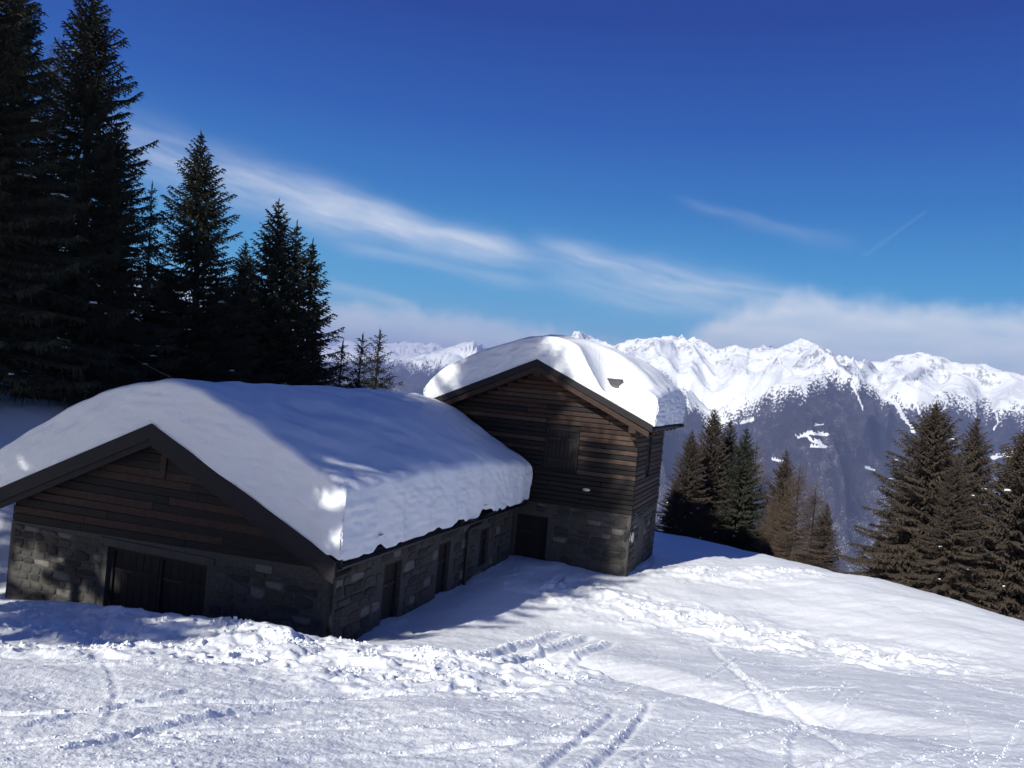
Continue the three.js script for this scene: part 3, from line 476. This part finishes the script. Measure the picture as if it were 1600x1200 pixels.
// ------------------------------------------------------------------ deep snow on the roofs
function snowSlab({ w0, w1, s0, s1, top, roof, nW, nS, R, seed, bulge, cuts }) {
  // top(w, s) and roof(w) are heights; each border has a rounded shoulder and then a side face
  const path = (n, lo, hi) => { const a = [], side = 26, arc = 6; for (let i = 0; i <= side; i++) a.push([lo, 1 - i / side * 0.91, -1]); for (let i = 1; i <= arc; i++) { const q = i / arc * Math.PI / 2; a.push([lo + R * (1 - Math.cos(q)), 0.09 * (1 - Math.sin(q)), -1]); } const l0 = lo + R, l1 = hi - R; for (let i = 1; i < n; i++) a.push([lerp(l0, l1, i / n), 0, 0]); const b = a.slice(0, side + arc + 1).reverse().map(([v, d]) => [hi - (v - lo), d, 1]); return a.concat(b); };
  const A = path(nW, w0, w1), B = path(nS, s0, s1), nA = A.length, nB = B.length, P = new Float32Array(nA * nB * 3), I = [];
  for (let i = 0; i < nA; i++) for (let j = 0; j < nB; j++) {
    let [w, dw, ew] = A[i], [s, ds, es] = B[j];
    const drop = 1 - (1 - dw) * (1 - ds), o = (i * nB + j) * 3;
    const out = bulge * Math.sin(Math.min(1, drop * 1.15) * Math.PI);      // sides swell a little, then tuck in
    let ww = w, sv = s;
    if (dw > 0) ww += ew * (out * (0.6 + 0.8 * N2(s * 0.5 + seed, ew * 3 + drop)) + 0.05 * N2(s * 0.9, seed + ew * 9));
    if (ds > 0) sv += es * (out * (0.6 + 0.8 * N2(w * 0.5 - seed, es * 5 + drop)) + 0.04 * N2(w * 0.9, seed - es * 9));
    const r = roof(w) + 0.012, t = top(w, s);
    let y = r + (t - r) * (1 - drop);
    if (cuts && drop > 0.85) y += cuts(w, s, drop);
    P[o] = ww; P[o + 1] = y; P[o + 2] = -sv;
    if (i && j) { const q = i * nB + j, b = q - nB; I.push(b - 1, q - 1, q, b - 1, q, b); }
  }
  let g = new THREE.BufferGeometry(); g.setAttribute('position', new THREE.BufferAttribute(P, 3)); g.setIndex(I); g.computeVertexNormals();
  const n = g.attributes.normal, Q = P.slice();
  for (let k = 0; k < nA * nB; k++) {
    const x = P[3 * k], y = P[3 * k + 1], z = P[3 * k + 2], i = Math.floor(k / nB), j = k % nB, sidey = Math.max(A[i][1], B[j][1]), face = ss(0.02, 0.3, sidey);
    let q = 0.035 * N3(x * 0.8, y * 0.8, z * 0.8 + seed) + 0.012 * N3(x * 2.2, y * 2.2, z * 2.2);
    q += face * (0.022 * N3(x * 2.6, y * 4.5, z * 2.6) + 0.008 * N3(x * 7, y * 9, z * 7) + 0.030 * ss(-0.2, 0.3, N3(x * 0.45, y * 9, z * 0.45)) * (0.6 + 0.6 * N3(x * 1.1, 3, z * 1.1)));
    q *= ss(1.0, 0.95, sidey);
    for (let c = 0; c < 3; c++) Q[3 * k + c] += q * n.array[3 * k + c];
  }
  g.setAttribute('position', new THREE.BufferAttribute(Q, 3)); g.computeVertexNormals();
  const uv = new Float32Array(nA * nB * 2); for (let k = 0; k < nA * nB; k++) { uv[2 * k] = Q[3 * k] * 0.5 + Q[3 * k + 1] * 0.2; uv[2 * k + 1] = Q[3 * k + 2] * 0.5 + Q[3 * k + 1] * 0.5; } g.setAttribute('uv', new THREE.BufferAttribute(uv, 2));
  return g;
}
{
  const prof = [[-5.4, -3.1], [-4.64, -2.7], [-2.7, -1.5], [-1.2, -0.83], [0, -0.64], [0.6, -0.62], [1.6, -0.86], [2.93, -1.36], [4.2, -1.95], [5.3, -2.46]];
  const o = new THREE.Mesh(snowSlab({ w0: -5.05, w1: 5.08, s0: -0.46, s1: 11.35, nW: 80, nS: 110, R: 0.2, seed: 3, bulge: 0.04, roof: (w) => -1.62 - 0.4518 * Math.abs(clamp(w, -5.05, 5.05)) - 0.0, top: (w, s) => smoothTable(prof, w) - 0.3 * ss(7, 11.5, s) * ss(2, 5, w) + 0.16 * gauss(w, s, 3.6, 5.2, 2.2, 3.2) + 0.06 * N2(w * 0.35, s * 0.25) + 0.02 * N2b(w * 1.1, s * 0.8), cuts: (w, s) => (w > 4.8 ? 0.16 * Math.max(0, N2(s * 1.1, 4)) + 0.10 * ss(5.2, 5.4, s) * ss(5.9, 5.7, s) + 0.14 * ss(6.9, 7.2, s) * ss(8.0, 7.8, s) : 0) }), M.snowRoof);
  o.name = 'roof_snow'; o.position.copy(barn.position); o.position.y = EYE; o.rotation.y = TURN; o.userData = { label: 'long thick snow slab covering the low barn roof, mostly in shade', category: 'roof snow' }; scene.add(shade(o));
  const prof2 = [[-4.3, -0.4], [-4.0, 0.0], [-3.77, 0.26], [-3.37, 0.62], [-2.6, 1.02], [-1.6, 1.47], [-0.57, 1.8], [0.2, 1.9], [0.97, 1.81], [1.8, 1.6], [2.64, 1.26], [3.3, 0.85], [3.94, 0.34], [4.3, 0.1]];
  const o2 = new THREE.Mesh(snowSlab({ w0: -4.1, w1: 4.16, s0: -0.72, s1: 5.75, nW: 70, nS: 60, R: 0.14, seed: 9, bulge: 0.03, roof: (w) => 0.89 - 0.4494 * Math.abs(clamp(w, -4.1, 4.1)), top: (w, s) => { const r0 = 0.89 - 0.4494 * Math.abs(w), fr = lerp(0.84, 0.26, ss(1.2, 2.4, w) * ss(3.9, 3.2, w)); return r0 + (smoothTable(prof2, w) - r0) * lerp(fr, 1, ss(-0.6, 1.2, s)) + 0.18 * ss(2.4, 3.2, w) * ss(1.5, 3.2, s) * ss(5.6, 4, s) + 0.03 * N2(w * 0.7, s * 0.5) - 0.62 * gauss(w, s, 2.5, 0.0, 0.5, 0.62); }, cuts: null }), M.snowRoof);
  o2.name = numbered('roof_snow_cap'); o2.name = 'roof_snow_001'; o2.position.set(hut.position.x, EYE, hut.position.z); o2.rotation.y = TURN; o2.userData = { label: 'rounded snow cap on the tall hut roof, dappled with sun, around the chimney', category: 'roof snow' }; scene.add(shade(o2));
}

// ------------------------------------------------------------------ trees
const foliage = (name, r, g, b) => new THREE.MeshStandardMaterial({ name, color: new THREE.Color().setRGB(r, g, b), roughness: 0.9, side: THREE.DoubleSide, vertexColors: true });
const barkMat = new THREE.MeshStandardMaterial({ name: 'bark', color: new THREE.Color().setRGB(0.05, 0.037, 0.03), roughness: 0.95, bumpMap: woodBump, bumpScale: 0.02 });
const MT = { spruce: foliage('dark spruce needles', 0.036, 0.039, 0.026), spruceWarm: foliage('brownish spruce needles', 0.066, 0.049, 0.037), larch: foliage('bare larch twigs', 0.13, 0.092, 0.066) };
function makeTree(seed, { H, R, bare = 0.05, whorl = 0.34, per = 6, droop = 0.34, tip = 0.22, lift = 0.5, twig = 1, wide = 0.055, thin = false, hang = 0.3, power = 0.85, gap = 0.16, snow = 16, tops = [[0, 0, 1]] }) {
  const rng = mulberry(seed), pos = [], col = [], idx = [], snowG = [], trunks = [];
  const kite = (x, y, z, dx, dy, dz, l, w, sx, sy, sz, v) => { const b = pos.length / 3, e = 0.12; pos.push(x + sx * w + dx * l * e, y + sy * w + dy * l * e, z + sz * w + dz * l * e, x - sx * w, y - sy * w, z - sz * w, x + dx * l, y + dy * l, z + dz * l); for (let q = 0; q < 3; q++) col.push(v, v, v * 0.96); idx.push(b, b + 1, b + 2); };
  const spray = (x, y, z, dx, dy, dz, l, w) => { // two crossed leaf-shaped blades of needles round one twig
    const n = Math.hypot(dx, dy, dz) || 1; dx /= n; dy /= n; dz /= n; let sx = dz, sz = -dx, k = Math.hypot(sx, sz) || 1; sx /= k; sz /= k; const ux = -dy * sz, uy = dx * sz - dz * sx, uz = dy * sx, kk = Math.hypot(ux, uy, uz) || 1, v = 0.72 + 0.5 * rng();
    kite(x, y, z, dx, dy, dz, l, w, sx, 0, sz, v); kite(x, y, z, dx, dy, dz, l, w * 0.8, ux / kk, uy / kk, uz / kk, v); };
  for (const [tx, tz, ts] of tops) {
    const h1 = H * ts, pts = []; for (let i = 0; i <= 10; i++) { const t = i / 10; pts.push(new THREE.Vector2(Math.max(0.012, (0.013 * H + 0.03) * (1 - t) ** 0.9 * (ts < 1 ? 0.6 : 1)), h1 * t)); }
    const tg = new THREE.LatheGeometry(pts, 9); tg.translate(tx, 0, tz); trunks.push(tg);
    let y = h1 * bare + 0.3 * rng();
    while (y < h1 * 0.985) {
      const t = y / h1, env = Math.pow(1 - t, power) * (t < 0.18 ? lerp(0.72, 1, t / 0.18) : 1), n = Math.max(3, Math.round(per * (0.75 + 0.5 * rng()) * (t > 0.9 ? 0.7 : 1))), a0 = rng() * 6.28;
      for (let b = 0; b < n; b++) {
        if (rng() < gap * (1 - t)) continue;
        const a = a0 + b / n * 6.28 + 0.5 * (rng() - 0.5), len = Math.max(0.10, R * (ts < 1 ? 0.75 : 1) * env * (0.62 + 0.55 * rng())), ca = Math.cos(a), sa = Math.sin(a), rise = lerp(-0.12, lift + 0.35, t * t) + 0.12 * (rng() - 0.5), dr = droop * (1 - t * 0.8) * (0.7 + 0.6 * rng()), up = tip * (0.6 + 0.8 * rng()), yb = y + 0.15 * (rng() - 0.5);
        const at = (q) => [tx + ca * len * q, yb + len * (rise * q - dr * q * q + up * q * q * q), tz + sa * len * q];
        const step = thin ? 0.13 : 0.115 / twig, nn = Math.max(2, Math.round(len / step));
        let prev = at(0);
        for (let s = 1; s <= nn; s++) {
          const q = s / nn, p = at(q), dx = p[0] - prev[0], dy = p[1] - prev[1], dz = p[2] - prev[2], dl = Math.hypot(dx, dy, dz);
          spray(prev[0], prev[1], prev[2], dx, dy, dz, dl * 1.35, thin ? 0.014 * (1.3 - q) : wide * 0.8);
          if (q > 0.1) {
            const ll = (Math.min(0.14, 0.05 + 0.12 * len) + 0.3 * Math.sqrt(len) * (1 - 0.75 * q) * ss(0.05, 0.3, q)) * (0.6 + 0.8 * rng());
            for (const side of [-1, 1]) {
              if (rng() < 0.08) continue;
              const fw = 0.75 + 0.4 * rng(), lx = ca * fw - sa * side, lz = sa * fw + ca * side, ly = thin ? 0.15 - 0.4 * rng() : -0.15 - 0.75 * rng() * (1 - 0.6 * t), k = Math.hypot(lx, ly, lz);
              spray(p[0], p[1], p[2], lx, ly, lz, ll, thin ? 0.010 : wide);
              if (ll > 0.26) for (let z = 0.4; z < 0.95; z += 0.28) { const w2 = rng() < 0.5 ? 1 : -1; spray(p[0] + lx / k * ll * z, p[1] + ly / k * ll * z, p[2] + lz / k * ll * z, lx * 0.4 + ca * w2 * 0.8, -0.55 - 0.5 * rng(), lz * 0.4 + sa * w2 * 0.8, ll * 0.5, thin ? 0.008 : wide * 0.8); }
            }
            if (!thin && rng() < 0.75) spray(p[0], p[1], p[2], 0.5 * (rng() - 0.5), -1, 0.5 * (rng() - 0.5), 0.14 + hang * rng() * (1 - t), wide * 0.85);
          }
          prev = p;
        }
        if (!thin) for (let q = 0; q < 5; q++) { const rr = len * (0.05 + 0.35 * rng()), aa = a + rng() * 2; spray(tx + Math.cos(aa) * rr, yb + 0.3 * (rng() - 0.5), tz + Math.sin(aa) * rr, Math.cos(aa) * 0.7 + rng() - 0.5, -0.9 + 0.6 * rng(), Math.sin(aa) * 0.7 + rng() - 0.5, (0.25 + 0.4 * rng()) * Math.min(1, len * 0.8), wide * 1.5 * Math.min(1, 0.4 + len * 0.5)); }
        if (!thin && snowG.length < snow && rng() < 0.09 && len > 0.7) { const p = at(0.62 + 0.3 * rng()), s = 0.045 + 0.085 * rng() ** 2; const e = new THREE.IcosahedronGeometry(1, 1); const ep = e.attributes.position; for (let q = 0; q < ep.count; q++) { const f = 1 + 0.6 * N3(ep.getX(q) * 1.5 + p[0] * 3, ep.getY(q) * 1.5, ep.getZ(q) * 1.5 + p[2] * 3); ep.setXYZ(q, ep.getX(q) * f * s * 2.4, ep.getY(q) * f * s * 0.6 - 0.5 * s * (ep.getX(q)) ** 2, ep.getZ(q) * f * s); } e.rotateY(-a); e.translate(p[0], p[1] + 0.05, p[2]); snowG.push(e); }
      }
      y += whorl * (0.75 + 0.5 * rng()) * (t > 0.8 ? 0.75 : 1);
    }
    for (let q = 0; q < 9; q++) spray(tx, h1 - 0.75 + q * 0.08, tz, Math.cos(q * 2.4) * (q < 6 ? 0.8 : 0.12), 1, Math.sin(q * 2.4) * (q < 6 ? 0.8 : 0.12), q < 6 ? 0.36 - 0.04 * q : 0.3, thin ? 0.012 : 0.03);
  }
  const g = new THREE.BufferGeometry(); g.setAttribute('position', new THREE.Float32BufferAttribute(pos, 3)); g.setAttribute('color', new THREE.Float32BufferAttribute(col, 3)); g.setIndex(idx); g.computeVertexNormals();
  let sg = null; if (snowG.length) { sg = mergeGeometries(snowG.map((e) => { e.deleteAttribute('uv'); return e; })); sg = mergeVertices(sg.deleteAttribute('normal') && sg); sg.computeVertexNormals(); }
  return { H, trunk: mergeGeometries(trunks), crown: g, snow: sg, tris: idx.length / 3 };
}
const PROTO = {
  tall: makeTree(101, { H: 22, R: 4.5, whorl: 0.44, per: 7, droop: 0.36, tip: 0.32, power: 0.72, gap: 0.12, hang: 0.6, wide: 0.05, twig: 1.05, snow: 24 }),
  tallB: makeTree(102, { H: 22, R: 4.7, whorl: 0.44, per: 7, droop: 0.42, tip: 0.32, power: 0.75, gap: 0.12, hang: 0.6, wide: 0.05, twig: 1.05, snow: 20 }),
  cone: makeTree(103, { H: 17, R: 4.3, whorl: 0.34, per: 7, droop: 0.2, tip: 0.22, power: 0.88, gap: 0.05, wide: 0.045, twig: 1.0, snow: 13 }),
  triple: makeTree(104, { H: 16, R: 3.7, whorl: 0.4, per: 6, droop: 0.16, tip: 0.2, power: 0.8, gap: 0.06, wide: 0.05, twig: 0.9, snow: 12, tops: [[0, 0, 1], [0.8, 0.3, 0.93], [1.45, -0.2, 0.88]] }),
  broad: makeTree(105, { H: 14, R: 5.2, whorl: 0.38, per: 7, droop: 0.32, tip: 0.26, power: 0.84, gap: 0.05, hang: 0.5, wide: 0.048, twig: 0.95, snow: 20, tops: [[0, 0, 1], [0.45, 0.1, 0.985]] }),
  slim: makeTree(106, { H: 7, R: 1.6, whorl: 0.36, per: 5, droop: 0.1, tip: 0.15, power: 0.75, gap: 0.2, wide: 0.022, twig: 1.1, snow: 5 }),
  larch: makeTree(107, { H: 13, R: 3.6, whorl: 0.22, per: 8, droop: 0.12, tip: 0.2, lift: 0.4, power: 0.8, thin: true, gap: 0.06, snow: 0 }),
  loose: makeTree(109, { H: 24, R: 4.4, bare: 0.41, whorl: 0.62, per: 6, droop: 0.24, tip: 0.3, power: 0.55, gap: 0.3, wide: 0.09, twig: 0.7, snow: 0 }),
  high: makeTree(108, { H: 24, R: 4.6, bare: 0.405, whorl: 0.40, per: 9, droop: 0.2, tip: 0.3, power: 0.5, gap: 0.08, wide: 0.1, twig: 0.7, snow: 0 }),
};
let turnSeed = mulberry(9);
function addTree(proto, mat, px, py, d, label, { group, lean = 0, name = 'spruce_tree', at, height, stretch = 1, turn } = {}) {
  const pr = PROTO[proto]; let x, z, topH;
  if (at) { x = at[0]; z = at[1]; } else { const b = bearing(px, py); x = b.x * d; z = -d; topH = b.h * d; }
  const gy = baseHeight(x, -z) - 0.35, Ht = height ?? topH - gy, s = Ht / pr.H;
  const o = thing(name, label, 'tree', x, EYE + gy, z, 0, group);
  o.scale.set(s * stretch, s, s * stretch); o.rotation.set(0, turn ?? turnSeed() * 6.283, 0); 
  if (lean) { o.rotation.order = 'ZYX'; o.rotation.z = lean; o.position.x += Math.tan(lean) * Ht; }
  part('trunk', pr.trunk, barkMat, o); const c = part('crown', pr.crown, MT[mat], o); c.userData.kind = 'stuff';
  if (pr.snow) { const sn = part('branch_snow', pr.snow, M.snowPatch, o); sn.userData.kind = 'stuff'; }
  return o;
}
// left: tall spruces beside and behind the barn
const GL = 'spruces left of and behind the barn', LN = 0.05;
addTree('tallB', 'spruce', -22, -190, 25, 'tallest dark spruce at the left edge of the picture, top out of frame', { group: GL, lean: LN, stretch: 1.25 });
addTree('tall', 'spruce', 146, -22, 30, 'tall ragged dark spruce with drooping branches and snow scraps, second from the left edge', { group: GL, lean: LN, stretch: 1.25 });
addTree('larch', 'larch', 92, 60, 44, 'thin bare treetop showing between the two tallest spruces', { group: GL, lean: 0.04, name: 'larch_tree' });
addTree('slim', 'spruce', 238, 288, 46, 'slender sparse spruce between the tall ragged one and the cone-shaped one', { group: GL, lean: 0.04, stretch: 0.8 });
addTree('cone', 'spruce', 314, 205, 37, 'cone-shaped dark spruce above the barn ridge, lone sharp top', { group: GL, lean: 0.06, stretch: 1.25 });
addTree('cone', 'spruce', 384, 376, 44, 'short dark spruce squeezed between the cone-shaped one and the triple-topped one', { group: GL, lean: 0.05, stretch: 1.3 });
addTree('triple', 'spruce', 436, 312, 41, 'dark spruce with three tops side by side, rightmost of the black group', { group: GL, lean: 0.03, stretch: 1.3, turn: 0.2 });
for (const [px, py, d, pr, l] of [[28, -40, 35, 'tallB', 'tall dark spruce showing just right of the left edge, behind the tallest'], [182, 190, 39, 'tall', 'dark spruce behind the right side of the tall ragged one'], [60, 250, 40, 'cone', 'dark spruce filling the gap behind the two tallest trees'], [190, 390, 42, 'cone', 'dark spruce half hidden behind the tall ragged one'], [262, 420, 44, 'broad', 'dark bushy spruce behind the slender one'], [350, 440, 47, 'broad', 'low dark spruce hidden behind the cone-shaped one'], [410, 440, 48, 'cone', 'low dark spruce hidden behind the triple-topped one']]) addTree(pr, 'spruce', px, py, d, l, { group: GL, lean: 0.04, stretch: 1.3 });
// three little ones over the barn roof
const G3 = 'young spruces past the barn ridge';
addTree('slim', 'spruce', 536, 534, 50, 'leftmost and lowest of three young spruces past the barn ridge', { group: G3, stretch: 1.35 });
addTree('slim', 'spruce', 567, 524, 52, 'middle of three young spruces past the barn ridge', { group: G3, stretch: 1.35 });
addTree('slim', 'spruce', 594, 517, 50, 'rightmost and tallest of three young spruces past the barn ridge', { group: G3, stretch: 1.35 });
// right of the hut
const GH = 'trees just right of the hut';
addTree('cone', 'spruceWarm', 1082, 672, 43, 'brownish spruce nearest the hut wall, left of the clump', { group: GH, stretch: 1.25 });
addTree('larch', 'larch', 1098, 668, 47, 'bare reddish larch inside the clump beside the hut', { group: GH, name: 'larch_tree' });
addTree('tall', 'spruceWarm', 1117, 638, 45, 'tallest narrow spruce of the clump beside the hut', { group: GH, stretch: 1.1 });
addTree('cone', 'spruceWarm', 1142, 655, 47, 'spruce in the middle of the clump beside the hut', { group: GH, stretch: 1.15 });
addTree('cone', 'spruce', 1167, 667, 44, 'darkest spruce at the right of the clump beside the hut', { group: GH, stretch: 1.2 });
addTree('larch', 'larch', 1183, 690, 48, 'bare larch behind the right side of the clump beside the hut', { group: GH, name: 'larch_tree' });
addTree('cone', 'spruceWarm', 1058, 745, 42, 'low spruce between the clump and the hut wall', { group: GH, stretch: 1.2 });
const GM = 'trees on the slope between hut and big spruces';
addTree('cone', 'spruceWarm', 1229, 702, 43, 'narrow spruce with a sharp top behind the bare larch', { group: GM, stretch: 1.1 });
addTree('larch', 'larch', 1212, 770, 41, 'low bare larch left of the pale-trunked one', { group: GM, name: 'larch_tree', stretch: 1.2 });
addTree('larch', 'larch', 1276, 752, 42, 'bare larch close behind the right of the pale-trunked one', { group: GM, name: 'larch_tree', stretch: 1.2 });
addTree('larch', 'larch', 1251, 724, 40, 'bare brown larch with pale trunk on the skyline of the snow slope', { group: GM, name: 'larch_tree', stretch: 1.35 });
addTree('cone', 'spruceWarm', 1293, 786, 41, 'small dark spruce at the right foot of the bare larch', { group: GM, stretch: 1.1 });
const GR = 'big spruces at the right edge';
addTree('broad', 'spruceWarm', 1463, 629, 32, 'big bushy brownish spruce with a double top at the right', { group: GR, stretch: 1.2 });
addTree('cone', 'spruceWarm', 1527, 650, 33, 'second big brownish spruce, right of the double-topped one', { group: GR, stretch: 1.2 });
addTree('broad', 'spruceWarm', 1618, 668, 31, 'brownish spruce cut off by the right edge of the picture', { group: GR, stretch: 1.2 });
addTree('cone', 'spruceWarm', 1496, 712, 30, 'lower brownish spruce in front, between the double-topped one and its neighbour', { group: GR, stretch: 1.3 });
addTree('cone', 'spruceWarm', 1420, 745, 36, 'lower brownish spruce behind the left side of the double-topped one', { group: GR, stretch: 1.2 });
addTree('cone', 'spruceWarm', 1375, 835, 35, 'small brownish spruce at the left foot of the double-topped one', { group: GR, stretch: 1.2 });
// forest edge to the left, outside the picture, whose shade lies on the barn
const place = (perp, q) => [perp * 0.8 + q * 0.6, perp * 0.6 - q * 0.8];
for (const [perp, q, h] of [[-13.5, -6, 19.2], [-16.3, -8, 24], [-19.2, -5.5, 18.8], [-21.5, -8, 22], [-24.5, -5, 21], [-16.8, -13, 24.6], [-22.8, -14, 26], [-14.6, -12, 20.5], [-27.5, -7, 23], [-30.5, -4, 23], [-33.5, -8, 24], [-37, -4, 23], [-40.5, -7, 24], [-44.5, -4, 24], [-29, -14, 25], [-35, -14, 25], [-41, -14, 25]]) addTree(perp === -19.2 || perp === -24.5 || perp === -13.5 || perp === -21.5 || perp === -22.8 ? 'loose' : 'high', 'spruce', 0, 0, 0, 'high-crowned spruce of the forest edge outside the left of the picture', { at: place(perp, q), height: h, group: 'forest edge outside the picture' });

// ------------------------------------------------------------------ small things
{ // overhead cable coming out of the trees to the barn ridge
  const a = bearing(150, 528), b = bearing(289, 597), g = new THREE.TubeGeometry(new THREE.QuadraticBezierCurve3(new THREE.Vector3(a.x * 34, EYE + a.h * 34, -34), new THREE.Vector3((a.x * 34 + b.x * 24) / 2, EYE + (a.h * 34 + b.h * 24) / 2 - 0.12, -29), new THREE.Vector3(b.x * 24, EYE + b.h * 24 - 0.05, -24)), 24, 0.012, 5);
  const m = new THREE.Mesh(g, new THREE.MeshStandardMaterial({ name: 'cable', color: new THREE.Color().setRGB(0.12, 0.12, 0.13), roughness: 0.6 })); m.name = 'overhead_cable'; m.userData = { label: 'thin cable slanting down from the dark trees to the barn ridge', category: 'cable' }; scene.add(shade(m));
}
{ // clods of broken snow thrown up by skis
  const rng = mulberry(404), e = new THREE.IcosahedronGeometry(1, 1), ep = e.attributes.position; for (let q = 0; q < ep.count; q++) { const f = 1 + 0.28 * N3(ep.getX(q) * 1.4, ep.getY(q) * 1.4, ep.getZ(q) * 1.4); ep.setXYZ(q, ep.getX(q) * f, ep.getY(q) * f * 0.75, ep.getZ(q) * f); } e.computeVertexNormals();
  const list = [], m = new THREE.Matrix4(), qn = new THREE.Quaternion(), eu = new THREE.Euler();
  const clod = (x, d, s) => { qn.setFromEuler(eu.set(rng() * 6, rng() * 6, rng() * 6)); list.push(m.clone().compose(new THREE.Vector3(x, EYE + ground(x, d) + s * 0.25, -d), qn, new THREE.Vector3(s * (0.7 + 0.8 * rng()), s, s * (0.7 + 0.8 * rng())))); };
  for (let n = 0; n < 400000 && list.length < 15000; n++) { const d = 5.5 * Math.exp(Math.log(30 / 5.5) * rng()), x = (rng() * 1.5 - 0.75) * d, cc = churn(x, d) * ss(-0.25, 0.55, fbm(x * 0.7 + 30, d * 0.7, 3)) + 0.16 * ss(0.1, 0.6, fbm(x * 0.5 - 12, d * 0.5, 3, N2b)); if (rng() > cc * cc * 0.8 || x > 12 || (x * 0.94 - d * 0.342 < -4 && d > 15.6 + 0.18 * Math.max(0, -x - 3))) continue; clod(x, d, (0.004 + 0.026 * rng() ** 5 * (cc > 0.4 ? 1.3 : 0.3)) * (d > 14 ? 1.2 : 1)); }
  for (const t of TRACKS) for (let i = 1; i < t.p.length; i++) { const [ax, ad] = t.p[i - 1], [bx, bd] = t.p[i], l = Math.hypot(bx - ax, bd - ad), nx = (bd - ad) / l, nd = -(bx - ax) / l; for (let q = 0; q < l * 70 * t.rim / 0.05; q++) { const f = rng(), off = t.w * (-1.7 + 1.3 * (rng() - 0.5)); clod(ax + (bx - ax) * f + nx * off, ad + (bd - ad) * f + nd * off, 0.003 + 0.009 * rng() ** 3); } }
  const im = new THREE.InstancedMesh(e, M.snowPatch, list.length); list.forEach((q, i) => im.setMatrixAt(i, q)); im.name = 'snow_clods'; im.userData = { kind: 'stuff', label: 'crumbs and clods of broken snow scattered over the slope', category: 'snow' }; im.castShadow = im.receiveShadow = true; scene.add(im);
}
renderer.render(scene, camera);
